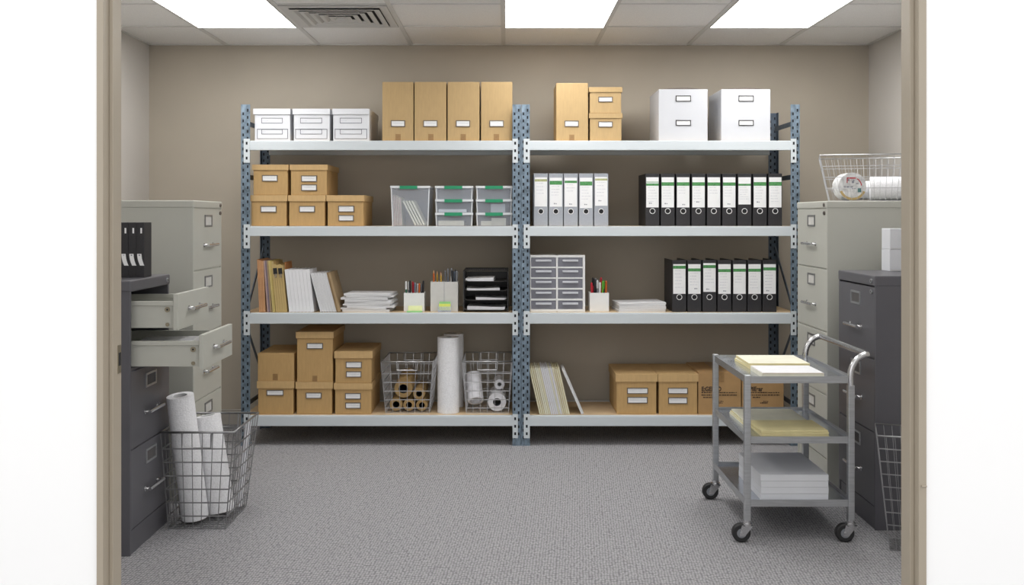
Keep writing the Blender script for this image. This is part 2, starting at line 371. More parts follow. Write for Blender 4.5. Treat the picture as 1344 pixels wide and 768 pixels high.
def shelving(label, pxl, pxr, seed):
    xl, xr = fx(pxl) + (0.0015 if pxl > 400 else 0), fx(pxr) - (0.0015 if pxr < 900 else 0)
    W = 12 / S if pxr - pxl > 0 else 0
    t = thing('shelving_unit', label, 'shelving', ((xl + xr) / 2, YF, 0), group='boltless steel shelving units')
    a, b = -(xr - xl) / 2, (xr - xl) / 2
    wl = (12 if pxl < 400 else 11) / S; wr = (12 if pxr > 900 else 11) / S
    for x0, x1, o in ((a, a + wl, -1), (b - wr, b, 1)):
        post('post', t, x0, x1, 0.004, o, seed); post('post', t, x0, x1, YBK - YF, o, seed + 1, False, 'brace')  # rear posts take the darker brace colour, their shade painted in
    for zt, zb in LV:
        # front beam with its two end brackets, rear beam, board
        bm = MB().box(a + wl - 0.002, b - wr + 0.002, 0.0, 0.03, zb, zt - 0.004)
        bm.box(a + wl - 0.002, b - wr + 0.002, 0.004, 0.03, zt - 0.004, zt)
        fb = bm.build('front_beam', 'beam', t, bevel=0.0025)
        for x0, x1 in ((a + wl - 8 / S, a + wl), (b - wr, b - wr + 7 / S)):
            k = MB().box(x0, x1, -0.004, 0.001, zt - 0.132, zt + 0.011)
            for zz in (zt - 0.016, zt - 0.061, zt - 0.105):
                cx = (x0 + x1) / 2; hx, hz = 0.0055, 0.0085
                k.quad((cx - hx, -0.0046, zz - hz), (cx + hx, -0.0046, zz - hz), (cx + hx, -0.0046, zz + hz), (cx - hx, -0.0046, zz + hz), 1)
            k.build('beam_bracket', ['beam', 'hole'], fb)
        MB().box(a + wl, b - wr, YBK - YF - 0.03, YBK - YF - 0.001, zb, zt - 0.001).build('rear_beam', 'beam', t, bevel=0.002)
        MB().box(a + 0.012, b - 0.012, 0.047, YBK - YF - 0.046, zt - 0.014, zt).box(a + wl, b - wr, 0.031, 0.047, zt - 0.014, zt).build('shelf_board', 'board', t)
    # ladder bracing on each end
    for x in (a + wl * 0.45, b - wr * 0.45):
        for z0, z1 in ((1.93, 1.93), (1.607, 1.607), (0.80, 1.17), (0.70, 0.33), (0.24, 0.24)):
            MB().box(-0.003, 0.003, 0.05, YBK - YF - 0.045, -0.014, 0.014).build('brace', 'brace', t,
                xf=Matrix(((1, 0, 0, x), (0, 1, 0, 0), (0, (z1 - z0) / (YBK - YF - 0.095), 1, z0 - 0.05 * (z1 - z0) / (YBK - YF - 0.095)), (0, 0, 0, 1))))
    return t
shelving('left steel shelving unit with blue-grey posts and pale beams', 316, 684, 3)
shelving('right steel shelving unit with blue-grey posts, binders on two shelves', 684, 1050, 5)

# ------------------------------------------------------------------ boxes
YI = 5.80; SI = F / YI
def ix(x): return PX(x, YI)
def iz(y): return PZ(y, YI)
def label_plate(parent, x0, x1, z0, z1, y, lines=True):
    fr = MB().frame(x0, x1, z0, z1, 0.0045, y - 0.004, y).build('label_holder', 'holder', parent)
    c = MB().box(x0 + 0.004, x1 - 0.004, y - 0.002, y - 0.0002, z0 + 0.004, z1 - 0.004)
    if lines:
        zc = (z0 + z1) / 2
        c.box(x0 + 0.014, x1 - 0.014, y - 0.0023, y - 0.0015, zc - 0.001, zc + 0.001, 1)
        c.box(x0 + 0.010, x1 - 0.030, y - 0.0023, y - 0.0015, zc + 0.006, zc + 0.0075, 1)
    c.build('label_card', ['card', 'faint'], fr)

def kraft_box(name, label, x0, x1, yt, zb, lid, labels, depth=0.38, tape=None, material='kraft', group=None, yoff=0.0, dx=0.0, ytop_z=None):
    """x0..x1 = front body edges, yt = top of front, lid = y of lid bottom (None = plain box); labels = boxes in photo px"""
    Y = YI + yoff
    X0, X1 = PX(x0, Y), PX(x1, Y); cx = (X0 + X1) / 2; w = X1 - X0
    zt = ytop_z if ytop_z is not None else PZ(yt, Y)
    t = thing(name, label, 'box', (cx, Y, zb), group=group)
    h = zt - zb
    if lid is None:
        MB().box(-w / 2, w / 2, 0, depth, 0, h).build('box_body', material, t, bevel=0.003)
        MB().box(-w / 2 + 0.003, w / 2 - 0.003, depth / 2 - 0.001, depth / 2 + 0.001, h - 0.001, h + 0.0004).build('lid_seam', 'tape', t)
    else:
        lh = zt - PZ(lid, Y)
        MB().box(-w / 2, w / 2, 0, depth, 0, h - 0.004).build('box_body', material, t, bevel=0.0025)
        e = 0.006
        lm = MB().box(-w / 2 - e, w / 2 + e, -e, depth + e, h - 0.004, h)
        lm.box(-w / 2 - e, w / 2 + e, -e, -0.0005, h - lh, h - 0.004).box(-w / 2 - e, w / 2 + e, depth + 0.0005, depth + e, h - lh, h - 0.004)
        lm.box(-w / 2 - e, -w / 2 - 0.0005, -0.0005, depth + 0.0005, h - lh, h - 0.004).box(w / 2 + 0.0005, w / 2 + e, -0.0005, depth + 0.0005, h - lh, h - 0.004)
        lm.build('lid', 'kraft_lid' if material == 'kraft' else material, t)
    for (a, b, c, d) in labels:
        label_plate(t, PX(a, Y) - cx, PX(b, Y) - cx, PZ(d, Y) - zb, PZ(c, Y) - zb, -0.0006)
    if tape:
        a, b, c, d = tape
        MB().box(PX(a, Y) - cx, PX(b, Y) - cx, -0.0012, 0.0, max(0.001, PZ(d, Y) - zb), PZ(c, Y) - zb).build('tape', 'tape', t)
    return t
e = 0.0005
B1, B2, B3, B4 = [l[0] + e for l in LV]
# second shelf left: three on the shelf, two on top
g2 = 'lidded kraft boxes on the second shelf'
zlow = iz(256.3)
kraft_box('storage_box', 'kraft lidded box at left end of second shelf, bottom of its stack', 330, 376, 0, B2, 264.3, [(342, 363, 270.4, 278.7)], group=g2, ytop_z=zlow)
kraft_box('storage_box', 'kraft box with one label on second shelf, under the two-label box', 379.6, 426.3, 0, B2, 264.3, [(392.7, 413.5, 270.4, 278.7)], group=g2, ytop_z=zlow)
kraft_box('storage_box', 'kraft box with two label holders on second shelf with nothing on top', 430, 477, 0, B2, 264.3, [(444, 465, 270, 278.4), (444.3, 464.4, 282.3, 290.3)], group=g2, ytop_z=zlow)
kraft_box('storage_box', 'kraft one-label box on top of the leftmost second-shelf box', 332.6, 377.6, 216.1, zlow + e, 223.3, [(344, 364.5, 229.8, 238.2)], group=g2)
kraft_box('storage_box', 'kraft two-label box on top of a second-shelf box, right one of upper pair', 381.8, 429.0, 216.1, zlow + e, 223.3, [(395.4, 416, 230.4, 238.7), (395.4, 416, 242.2, 250.5)], group=g2)
# top shelf: tall kraft boxes
g1 = 'tall kraft boxes on the top shelf'
for i, (a, b, l0, t0) in enumerate(((501.7, 542.5, 513, 519), (544, 585.6, 555.6, 562), (587.4, 629.3, 598.4, 604.5), (631.4, 672.5, 642.5, 648))):
    kraft_box('archive_box', 'tall kraft box on top shelf of left unit, %s from the left of four' % ORD[i], a, b, 107.5, B1, None, [(l0, l0 + 18.7, 158, 166.5)], depth=0.30, tape=(t0, t0 + 7, 176, 184.3), material='kraft_pale', group=g1)
kraft_box('archive_box', 'tall kraft box standing alone on top shelf of right unit', 730, 771.9, 109, B1, None, [(741, 759.5, 158.4, 166.4)], depth=0.30, tape=(747.2, 753.8, 176.8, 184.3), material='kraft_pale', group=g1)
zl = iz(148.7)
kraft_box('storage_box', 'small kraft lidded box on top shelf, lower of the stacked pair', 774.4, 815.6, 0, B1, 155.2, [(785.3, 804, 159.5, 167)], depth=0.28, material='kraft_pale', ytop_z=zl)
kraft_box('storage_box', 'small kraft lidded box stacked on another on top shelf of right unit', 774.2, 815.3, 114.5, zl + e, 121, [(785.3, 804, 127, 134)], depth=0.28, material='kraft_pale')
# bottom shelf left
g4 = 'kraft boxes on the bottom shelf'
z1 = iz(500.5); z2 = iz(501.4); z3 = iz(503)
kraft_box('storage_box', 'kraft lidded box under the plain box at left end of bottom shelf', 338.7, 385.0, 0, B4, 509.4, [(350, 372.3, 511.8, 519.2)], group=g4, ytop_z=z1, depth=0.4)
kraft_box('archive_box', 'plain kraft box without label at left end of bottom shelf, upper', 338.3, 385.8, 464, z1 + e, None, [], group=g4, tape=(358, 364.6, 490.7, 499), depth=0.4)
kraft_box('storage_box', 'kraft lidded box under the tall box on the bottom shelf', 389.4, 435.6, 0, B4, 510.2, [(401.5, 422.2, 515.3, 523)], group=g4, ytop_z=z2, depth=0.4)
kraft_box('storage_box', 'tall kraft lidded box, highest of the bottom-shelf stacks', 389.8, 436.6, 435.6, z2 + e, 443.8, [(402.7, 424, 450.3, 458)], group=g4, tape=(410, 416.4, 493.2, 500.6), depth=0.4)
kraft_box('storage_box', 'kraft two-label box at the bottom of the right bottom-shelf stack', 439.8, 487.2, 0, B4, 511.2, [(453, 473.8, 516, 524), (453.3, 473.6, 528.4, 536.2)], group=g4, ytop_z=z3, depth=0.4)
kraft_box('storage_box', 'kraft two-label box on top of another beside a wire basket', 440.2, 487.6, 461.4, z3 + e, 470.2, [(453.9, 474.8, 474.7, 483), (454.3, 474.4, 487.4, 495.2)], group=g4, depth=0.4)
# bottom shelf right
kraft_box('storage_box', 'long kraft two-label box on bottom shelf nearest the leaning folders', 809.4, 861.5, 491, B4, 501, [(823, 850.5, 509, 517), (823.3, 850, 521, 529.4)], group=g4, depth=0.4)
kraft_box('storage_box', 'long kraft two-label box on bottom shelf beside the printed carton', 864.8, 915.2, 491, B4, 501, [(876.6, 902.7, 509, 517), (877, 902.2, 521.5, 530)], group=g4, depth=0.4)
def text(body, x, y, z, size, parent, m, xs=1.0, name='lettering'):
    cu = bpy.data.curves.new(name, 'FONT'); cu.body = body; cu.size = size; cu.extrude = 0.0003; cu.offset = size * 0.035
    cu.materials.append(M[m])
    tmp = bpy.data.objects.new(name + '_curve', cu); C.objects.link(tmp)
    dg = bpy.context.evaluated_depsgraph_get()
    me = bpy.data.meshes.new_from_object(tmp.evaluated_get(dg)); bpy.data.objects.remove(tmp)
    me.name = name
    o = bpy.data.objects.new(name, me); C.objects.link(o); o.parent = parent
    o.location = (x, y, z); o.rotation_euler = (math.pi / 2, 0, 0); o.scale = (xs, 1, 1)
    return o
def dashes(m, x0, x1, z, y, h, rnd, mi=0):
    x = x0
    while x < x1 - 0.002:
        w = rnd.uniform(0.004, 0.014); w = min(w, x1 - x)
        m.box(x, x + w, y - 0.0006, y, z, z + h * rnd.uniform(0.7, 1.1), mi); x += w + rnd.uniform(0.001, 0.004)
for (x0, x1, lb, tx, txt, xt) in ((916.6, 972.6, 'brown printed carton on bottom shelf behind the trolley, left one', 941, 'E:GEI:RO', 920.6), (974.0, 1028.6, 'brown printed carton at right end of bottom shelf behind the trolley', None, 'PilEear', 984)):
    X0, X1 = ix(x0), ix(x1); cx = (X0 + X1) / 2; w = X1 - X0; h = iz(489.2) - B4
    t = thing('shipping_carton', lb, 'box', (cx, YI, B4), group='printed cartons')
    MB().box(-w / 2, w / 2, 0, 0.4, 0, h).box(-w / 2 + .002, w / 2 - .002, 0.001, 0.199, h, h + 0.003).box(-w / 2 + .002, w / 2 - .002, 0.201, 0.399, h, h + 0.003).build('box_body', 'carton', t, bevel=0.002)
    if tx: MB().box(ix(941) - cx, ix(950.6) - cx, -0.0012, 0.0, iz(501.8) - B4, h + 0.001).box(ix(941) - cx, ix(950.6) - cx, 0, 0.4, h + .003, h + 0.0042).build('tape', 'tape', t)
    text(txt, ix(xt) - cx, -0.0008, iz(513.4) - B4, 0.038, t, 'ink', 0.82 if tx else 0.75)
    rnd = random.Random(int(x0)); m = MB()
    bot = ix(x1) - cx - 0.025
    for k, (yy, a, b) in enumerate(((516, 0.0, 1.0), (519.3, 0.0, 1.0), (522.3, 0.05 if tx else .1, 0.35), (527.5, 0.45, 0.62), (529.5, 0.35, 0.6))):
        xa = ix(xt) - cx; dashes(m, xa + (bot - xa) * a, xa + (bot - xa) * b, iz(yy) - B4, -0.0004, 0.006, rnd)
    m.build('print_lines', 'ink', t)
# white lidded boxes
gw = 'white lidded boxes on the top shelf'
for i, (l0, l1, b0, b1, s0, s1, g0, ga) in enumerate(((332.7, 381.2, 334.3, 380.8, 343.1, 370.9, 337.4, 378), (384.3, 433.1, 385.6, 432.6, 394, 422.7, 387.6, 429.5), (436.5, 485, 437.4, 484.6, 446.1, 474.9, 439.4, 481.8))):
    X0, X1 = ix(b0), ix(b1); cx = (X0 + X1) / 2; w = X1 - X0; h = iz(142.8) - B1; lh = iz(142.8) - iz(150.2)
    t = thing('storage_box', ['white lidded box at left end of top shelf', 'white lidded box on top shelf between two others like it', 'white lidded box on top shelf beside the tall kraft boxes'][i], 'box', (cx, YI, B1), group=gw)
    MB().box(-w / 2, w / 2, 0, 0.4, 0, h - 0.004).build('box_body', 'whitebox', t, bevel=0.002)
    a, b = ix(l0) - cx, ix(l1) - cx; q = 0.006
    lm = MB().box(a, b, -q, 0.4 + q, h - 0.004, h)
    lm.box(a, b, -q, -0.0005, h - lh, h - 0.004).box(a, b, 0.4005, 0.4 + q, h - lh, h - 0.004).box(a, -w / 2 - 0.0005, -0.0005, 0.4005, h - lh, h - 0.004).box(w / 2 + 0.0005, b, -0.0005, 0.4005, h - lh, h - 0.004)
    lm.build('lid', 'whitebox', t)
    def fr(m, x0, x1, y0, y1): m.frame(ix(x0) - cx, ix(x1) - cx, iz(y1) - B1, iz(y0) - B1, 0.0032, -0.0012, 0.0)
    m = MB(); fr(m, s0, s1, 154.7, 161.9); fr(m, s0, s1, 169.5, 176.3)
    rnd = random.Random(i)
    m.build('label_outline', 'outline', t)
    m = MB(); dashes(m, ix(s0) - cx + 0.008, ix(s0) - cx + 0.04, iz(159) - B1, -0.0002, 0.004, rnd); dashes(m, ix(s0) - cx + 0.006, ix(s0) - cx + 0.025, iz(173.5) - B1, -0.0002, 0.004, rnd)
    m.build('print_lines', 'faint', t)
    m = MB(); fr(m, g0, ga, 169.3, 182.4); m.build('panel_outline', 'outline', t)
for i, (x0, x1, s0) in enumerate(((864.7, 928.8, 886.9), (946.5, 1011.2, 969.3))):
    X0, X1 = ix(x0), ix(x1); cx = (X0 + X1) / 2; w = X1 - X0; h = iz(117.2) - B1
    t = thing('archive_box', ['large white box on the top shelf, left one of the two', 'large white box at the right end of the top shelf'][i], 'box', (cx, YI, B1), group='large white boxes on the top shelf')
    MB().box(-w / 2, w / 2, 0, 0.36, 0, h).build('box_body', 'whitebox_big', t, bevel=0.003)
    lm = MB(); n = 10
    for k in range(n):
        xa, xb = -w / 2 + 0.012 + (w - 0.024) * k / n, -w / 2 + 0.012 + (w - 0.024) * (k + 1) / n
        za, zb = [h + 0.001 + 0.010 * math.sin(math.pi * q / n) for q in (k, k + 1)]
        lm.hexa([(xa, 0.012, h - 0.001), (xb, 0.012, h - 0.001), (xb, 0.34, h - 0.001), (xa, 0.34, h - 0.001), (xa, 0.012, za), (xb, 0.012, zb), (xb, 0.34, zb), (xa, 0.34, za)])
    lm.build('top_flap', 'holder', t)
    for (c, d) in ((125.5, 133.3), (157.7, 165)):
        f = MB().frame(ix(s0) - cx, ix(s0 + 19.8) - cx, iz(d) - B1, iz(c) - B1, 0.0045, -0.004, 0.0).build('label_holder', 'blackmetal', t)
        MB().box(ix(s0) - cx + 0.004, ix(s0 + 19.8) - cx - 0.004, -0.0018, 0.0, iz(d) - B1 + 0.004, iz(c) - B1 - 0.004).build('label_card', 'card', f)

# ------------------------------------------------------------------ lever-arch binders
def binder_proto(label, m, loc, w, h, d, ring_z, group):
    t = thing('lever_arch_binder', label, 'binder', loc, group=group)
    c = MB().box(-w / 2, w / 2, 0, 0.004, 0, h)
    c.box(-w / 2, -w / 2 + 0.0035, 0.004, d, 0, h).box(w / 2 - 0.0035, w / 2, 0.004, d, 0, h)
    c.build('cover', m, t, bevel=0.0012)
    MB().box(-w / 2 + 0.006, w / 2 - 0.006, 0.008, d - 0.015, 0.004, h - 0.022).build('paper_block', 'paper_edge', t)
    r = MB().torus((0, -0.0006, ring_z), (0, 1, 0), 0.0155, 0.0021, 24, 6)
    f = r.build('finger_ring', 'ring', t)
    n = 20; mm = MB(); mm.add([(0.0145 * math.cos(2 * math.pi * k / n), -0.0005, ring_z + 0.0145 * math.sin(2 * math.pi * k / n)) for k in range(n)], [tuple(range(n))])
    mm.build('ring_hole', 'black', f)
    return t
def spine_label(t, w, z0, z1, g0, g1, band, rnd, top_line=False, marks=True):
    m = MB().box(-w / 2, w / 2, -0.0010, -0.0001, z0, z1)
    m.box(-w / 2, w / 2, -0.0013, -0.0009, g0, g1, 1)
    if top_line: m.box(-w / 2 + .001, w / 2 - .001, -0.0013, -0.0009, g1 + 0.006, g1 + 0.010, 1)
    for k in range(rnd.randint(3, 6)):      # illegible small print
        z = g0 - 0.012 - k * (g0 - z0 - 0.03) / 6
        dashes(m, -w / 2 + 0.010, w / 2 - rnd.uniform(0.010, 0.03), z, -0.0008, 0.003, rnd, 3)
    if marks and rnd.random() < 0.7:
        x = rnd.uniform(-0.012, 0.012); z = z0 + rnd.uniform(0.010, 0.03)
        m.box(x - 0.009, x - 0.001, -0.0014, -0.0009, z, z + 0.007, 2); m.box(x + 0.002, x + 0.008, -0.0014, -0.0009, z, z + 0.006, 2)
    m.build('spine_label', ['card', band, 'print', 'faint'], t)
rnd = random.Random(11)
w, h = 0.083, iz(227.9) - B2
gb = 'black lever-arch binders on the second shelf'
proto = None
for k in range(9):
    lb = 'black lever-arch binder on second shelf, %s from the left of nine' % ORD[k]
    loc = (ix(847.3 + 20.15 * k + 9), YI, B2)
    if proto is None: proto = t = binder_proto(lb, 'binder_black', loc, w, h, 0.30, iz(277.1) - B2, gb)
    else: t = dup(proto, loc, lb)
tb9 = [o for o in C.objects if o.get('group') == gb]
for k, t in enumerate(tb9):
    dz = 0.0 if k != 6 else 0.018
    th = (0.014, .021, .021, .021, .020, .020, .012, .022, .023)[k]
    spine_label(t, 0.0745, 0.112 + dz, 0.2935, 0.2425, 0.2425 + th, 'green', rnd, k in (0,))
gb3 = 'black lever-arch binders on the third shelf'
h3 = iz(341.5) - B3; proto = None
for k in range(7):
    lb = 'black lever-arch binder on third shelf, %s from the left of seven' % ORD[k]
    loc = (ix(882.6 + 19.75 * k + 9) , YI, B3)
    if proto is None: proto = t = binder_proto(lb, 'binder_black', loc, 0.083, h3, 0.30, iz(390) - B3, gb3)
    else: t = dup(proto, loc, lb)
for k, t in enumerate([o for o in C.objects if o.get('group') == gb3]):
    dz = 0.012 if k == 2 else 0
    up = (0.02, 0.004, 0.024, 0, 0.002, 0.002, 0.010)[k]
    spine_label(t, 0.074, 0.110 + dz, 0.2885 + dz * 0.5, 0.241 + up, 0.259 + up, 'green', rnd)
gg = 'grey lever-arch binders'
proto = None
for k, x in enumerate((700.7, 720.4, 740, 760, 779.9)):
    lb = 'grey lever-arch binder on second shelf, %s from the left of five' % ORD[k]
    loc = (ix(x + 9.2), YI, B2)
    if proto is None: proto = t = binder_proto(lb, 'binder_grey', loc, 0.0845, iz(227.7) - B2, 0.30, iz(277.5) - B2, gg)
    else: t = dup(proto, loc, lb)
for k, t in enumerate([o for o in C.objects if o.get('group') == gg]):
    z0 = (0.117, 0.116, 0.116, 0.108, 0.122)[k]; z1 = (0.293, .291, .291, .291, .295)[k]
    g0 = (0.268, 0.249, 0.259, 0.244, 0.274)[k]; th = (0.014, .023, .014, .024, .012)[k]
    spine_label(t, 0.0735, z0, z1, g0, g0 + th, 'olive' if k in (0, 4) else 'green', rnd)
# narrow binders on the dark cabinet at the left
YN = 4.10
for k, (x0, x1) in enumerate(((158.4, 168.4), (168.7, 178.7), (179.0, 189.2))):
    X0, X1 = PX(x0, YN), PX(x1, YN); w = X1 - X0
    t = thing('slim_binder', ['slim black binder on dark cabinet, half hidden behind the door frame', 'slim black binder on dark cabinet, middle of three', 'slim black binder on dark cabinet, rightmost of three'][k], 'binder', ((X0 + X1) / 2, YN, 1.1105), group='slim black binders on the left dark cabinet')
    hh = 0.2335
    MB().box(-w / 2, w / 2, 0, 0.003, 0, hh).box(-w / 2, -w / 2 + 0.002, 0.003, 0.085, 0, hh).box(w / 2 - 0.002, w / 2, 0.003, 0.085, 0, hh).build('cover', 'binder_black', t, bevel=0.001)
    MB().box(-w / 2 + 0.004, w / 2 - 0.004, 0.006, 0.08, 0.002, hh - 0.01).build('paper_block', 'paper_edge', t)
    m = MB().box(-0.0035 + .004, 0.0035 + .004, -0.0008, 0.0, 0.187, 0.210); m.build('index_slot', 'card', t)
    m = MB(); n = 6
    for q in range(n):
        za, zb = 0.100 - 0.050 * q / n, 0.100 - 0.050 * (q + 1) / n
        xa, xb = 0.012 * (q / n) ** 2 - .004, 0.012 * ((q + 1) / n) ** 2 - .004
        m.quad((xb - 0.0085, -0.002, zb), (xb + 0.0105, -0.002, zb), (xa + 0.0095, -0.002, za), (xa - 0.0085, -0.002, za))
    m.box(-0.006, 0.0, -0.0025, -0.0021, 0.091, 0.097, 1)
    m.build('paper_tag', ['card', 'print' if k else 'faint'], t)

# ------------------------------------------------------------------ clear plastic bins
def clear_bin(label, x0, x1, zb, h, lidw, depth=0.34, taper=0.008, clip=(0, 1), top_lid=True):
    X0, X1 = ix(x0), ix(x1); cx = (X0 + X1) / 2; w = X1 - X0
    t = thing('plastic_bin', label, 'plastic bin', (cx, YI, zb), group='clear plastic bins with green clips')
    th = 0.0022; tp = taper; rh = 0.014
    a, b = w / 2 - tp - 0.004, w / 2 - 0.004
    m = MB(); z1 = h - rh * 0.5
    B = (-a, a, tp + 0.003, depth - tp); T = (-b, b, 0.003, depth)
    m.box(B[0], B[1], B[2], B[3], 0.0, th)
    # walls
    def wall(i, j, ax):
        p = [(B[0], B[2]), (B[1], B[2]), (B[1], B[3]), (B[0], B[3])]; q = [(T[0], T[2]), (T[1], T[2]), (T[1], T[3]), (T[0], T[3])]
        m.quad((*p[i], th), (*p[j], th), (*q[j], z1), (*q[i], z1))
    for i, j in ((0, 1), (1, 2), (2, 3), (3, 0)): wall(i, j, 0)
    m.build('bin_body', 'clear', t)
    r = MB(); W = w / 2
    r.box(-W, W, -0.003, 0.006, h - rh, h).box(-W, W, depth - 0.006, depth + 0.003, h - rh, h)
    r.box(-W, -W + 0.009, 0.006, depth - 0.006, h - rh, h).box(W - 0.009, W, 0.006, depth - 0.006, h - rh, h)
    # corner ribs
    r.frustum((-a - .001, -a + 0.006, B[2] - .001, B[2] + .003), 0.001, (-b - .001, -b + 0.006, T[2] - .001, T[2] + .003), h - rh)
    r.frustum((a - 0.006, a + .001, B[2] - .001, B[2] + .003), 0.001, (b - 0.006, b + .001, T[2] - .001, T[2] + .003), h - rh)
    r.build('rim', 'clear_rim', t, bevel=0.0015)
    MB().box(-W + .009, W - .009, 0.006, depth - 0.006, h - 0.004, h - 0.0015).build('lid', 'clear', t)
    ca, cb = ix(clip[0]) - cx, ix(clip[1]) - cx
    MB().box(ca, cb, -0.009, -0.0032, h - 0.019, h + 0.0003).box(ca, cb, -0.0032, 0.012, h, h + 0.0005).build('clip', 'clip_green', t, bevel=0.0015)
    return t
H1 = iz(244) - B2
clear_bin('deep clear plastic bin with green clip and leaning cream folders inside', 512, 564.5, B2, H1, 0, clip=(524.8, 547.8))
hs = H1 / 3 - 0.0003
for col, (x0, x1, c0, c1) in enumerate(((570.8, 621, 583.4, 606.9), (624.4, 672.6, 636.9, 660))):
    for k in range(3):
        pos = ['bottom', 'middle', 'top'][k]; side = ['left stack, beside the deep bin', 'right stack, beside the middle posts'][col]
        clear_bin('shallow clear bin with green clip, %s of the %s' % (pos, side), x0, x1, B2 + k * (hs + 0.0003), hs, 0, taper=0.003, clip=(c0, c1))

def slab(name, label, cat, X, Y, Z, t, h, d, ang, cover, page, group, inset=0.002, cov=0.25):
    """a folder or booklet standing on edge, leaning to the left by ang degrees; X = its lower left corner"""
    m = MB(); c = max(0.0006, min(0.0012, t * cov))
    m.box(0, c, 0, d, 0, h).box(t - c, t, 0, d, 0, h)
    m.box(c, t - c, inset * 0.6, d - inset, 0.001, h - inset, 1)
    o = m.build(name, [cover, page])
    o.location = (X, Y, Z); o.rotation_euler = (0, -ang * D2R, 0)
    return tag(o, label, cat, group)
# folders inside the deep bin
zb = B2 + 0.003
for k in range(4):
    slab('file_folder', 'pale folder standing upright inside the deep clear bin, %s from left' % ORD[k], 'folder', ix(516.8 + k * 2.8), YI + 0.012, zb, 0.010, 0.185 - 0.006 * k, 0.24, 2.2, 'cream_pale', 'pinkish', 'folders in the deep clear bin')
for k in range(4):
    slab('file_folder', 'pale folder leaning steeply inside the deep clear bin, %s from left' % ORD[k], 'folder', ix(544.4 + k * 3.8), YI + 0.012, zb, 0.010, 0.165, 0.24, 27, 'cream_pale', 'cream_pale', 'folders in the deep clear bin')
def flat(name, label, cat, x0, x1, y0, y1, z0, z1, mats, group=None, rz=0.0):
    cx, cy = (x0 + x1) / 2, (y0 + y1) / 2
    hx, hy = (x1 - x0) / 2, (y1 - y0) / 2
    m = MB(); m.box(-hx, hx, -hy, hy, 0, z1 - z0 - 0.0008, 1); m.box(-hx, hx, -hy, hy, z1 - z0 - 0.0008, z1 - z0, 0)
    o = m.build(name, mats); o.location = (cx, cy, z0); o.rotation_euler = (0, 0, rz)
    return tag(o, label, cat, group)
zk = [B2 + k * (hs + 0.0003) + 0.003 for k in range(3)]
gp = 'papers inside the shallow clear bins'
flat('paper_stack', 'white papers inside the middle bin of the left shallow stack', 'papers', ix(575.2), ix(612), YI + .03, YI + .28, zk[1], zk[1] + 0.018, ['paper', 'paper'], gp, 0.0)
flat('paper_stack', 'cream papers inside the bottom bin of the left shallow stack', 'papers', ix(574.8), ix(608.5), YI + .03, YI + .28, zk[0], zk[0] + 0.029, ['cream_pale', 'cream_pale'], gp)
flat('paper_stack', 'pale card bundle inside the middle bin of the right shallow stack', 'papers', ix(644), ix(663), YI + .04, YI + .25, zk[1], zk[1] + 0.05, ['paper', 'paper_edge'], gp)
flat('paper_stack', 'cream papers at right inside the bottom bin of the right shallow stack', 'papers', ix(645), ix(664), YI + .04, YI + .25, zk[0], zk[0] + 0.045, ['cream_pale', 'cream_pale'], gp)
flat('paper_stack', 'low cream papers at left inside the bottom bin of the right shallow stack', 'papers', ix(631), ix(644.5), YI + .03, YI + .25, zk[0], zk[0] + 0.027, ['cream_pale', 'cream_pale'], gp)

# ------------------------------------------------------------------ third shelf, left: folders, booklets, papers
Y3 = 5.785
def x3(x): return PX(x, Y3)
gf = 'folders and envelopes at the left end of the third shelf'
class Row:
    def __init__(r, x): r.x = x; r.a = None; r.h = 0
    def put(r, name, label, cat, t, h, d, ang, cover, page, group, inset=0.002, cov=0.25, y=0.0, minx=None):
        if r.a is not None and ang > r.a: r.x += min(h, r.h) * (math.tan(ang * D2R) - math.tan(r.a * D2R)) * 1.02
        if minx is not None: r.x = max(r.x, minx)
        o = slab(name, label, cat, r.x, Y3 + y, B3, t, h, d, ang, cover, page, group, inset, cov)
        r.x += t / math.cos(ang * D2R) + 0.0008; r.a = ang; r.h = h
        return o
R = Row(x3(340.2))
for k, (m_, nm, o_) in enumerate([('orange', 'orange file folder', 'first'), ('peach', 'peach file folder', 'second'), ('orange', 'orange file folder', 'third'), ('peach', 'peach file folder', 'fourth')]):
    R.put('file_folder', '%s at the far left of the third shelf, %s from the post' % (nm, o_), 'folder', 0.0088, 0.318 - 0.003 * k, 0.24, 2.4, m_, 'peach', gf)
for k, (m_, nm) in enumerate((('pinkish', 'dusty pink folder beside the orange ones on the third shelf'), ('mauve', 'mauve folder on the third shelf, left of the tan one'), ('tan', 'tan folder on the third shelf, left of the yellow ones'))):
    R.put('file_folder', nm, 'folder', 0.0085, 0.312, 0.24, 4.2, m_, m_, gf)
for k, (m_, nm) in enumerate((('cream', 'cream folder on the third shelf, left of the gold envelopes'), ('yellow', 'olive yellow folder on the third shelf, against the gold envelopes'))):
    R.put('file_folder', nm, 'folder', 0.008, 0.312, 0.24, 5.0, m_, 'yellow', gf)
for k in range(5):
    R.put('envelope', 'thick gold envelope on the third shelf, %s from left of five' % ORD[k], 'envelope', 0.0128, (0.308, 0.290, 0.286, 0.288, 0.284)[k], 0.24, 5.4, 'gold', 'gold', gf, 0.001)
    if k == 0: gx0 = R.x
R.put('envelope', 'orange envelope standing behind the clipped gold envelopes', 'envelope', 0.003, 0.30, 0.18, 5.4, 'orange', 'orange', gf, y=0.05)
gw2 = 'white booklets on the third shelf'
for k in range(7):
    R.put('booklet', 'thick white booklet on the third shelf, %s from left of the upright seven' % ORD[k], 'booklet', 0.0205, 0.258 - 0.001 * (k % 3), 0.22, 6.2, 'paper', 'paper', gw2, 0.0012, cov=0.5, minx=x3(379.6))
for k in range(6):
    R.put('booklet', 'white booklet leaning on the third shelf, %s from left of six' % ORD[k], 'booklet', 0.0150, 0.242, 0.22, 14.6, 'paper', 'paper_edge', gw2, 0.003, cov=0.9, minx=x3(418.8))
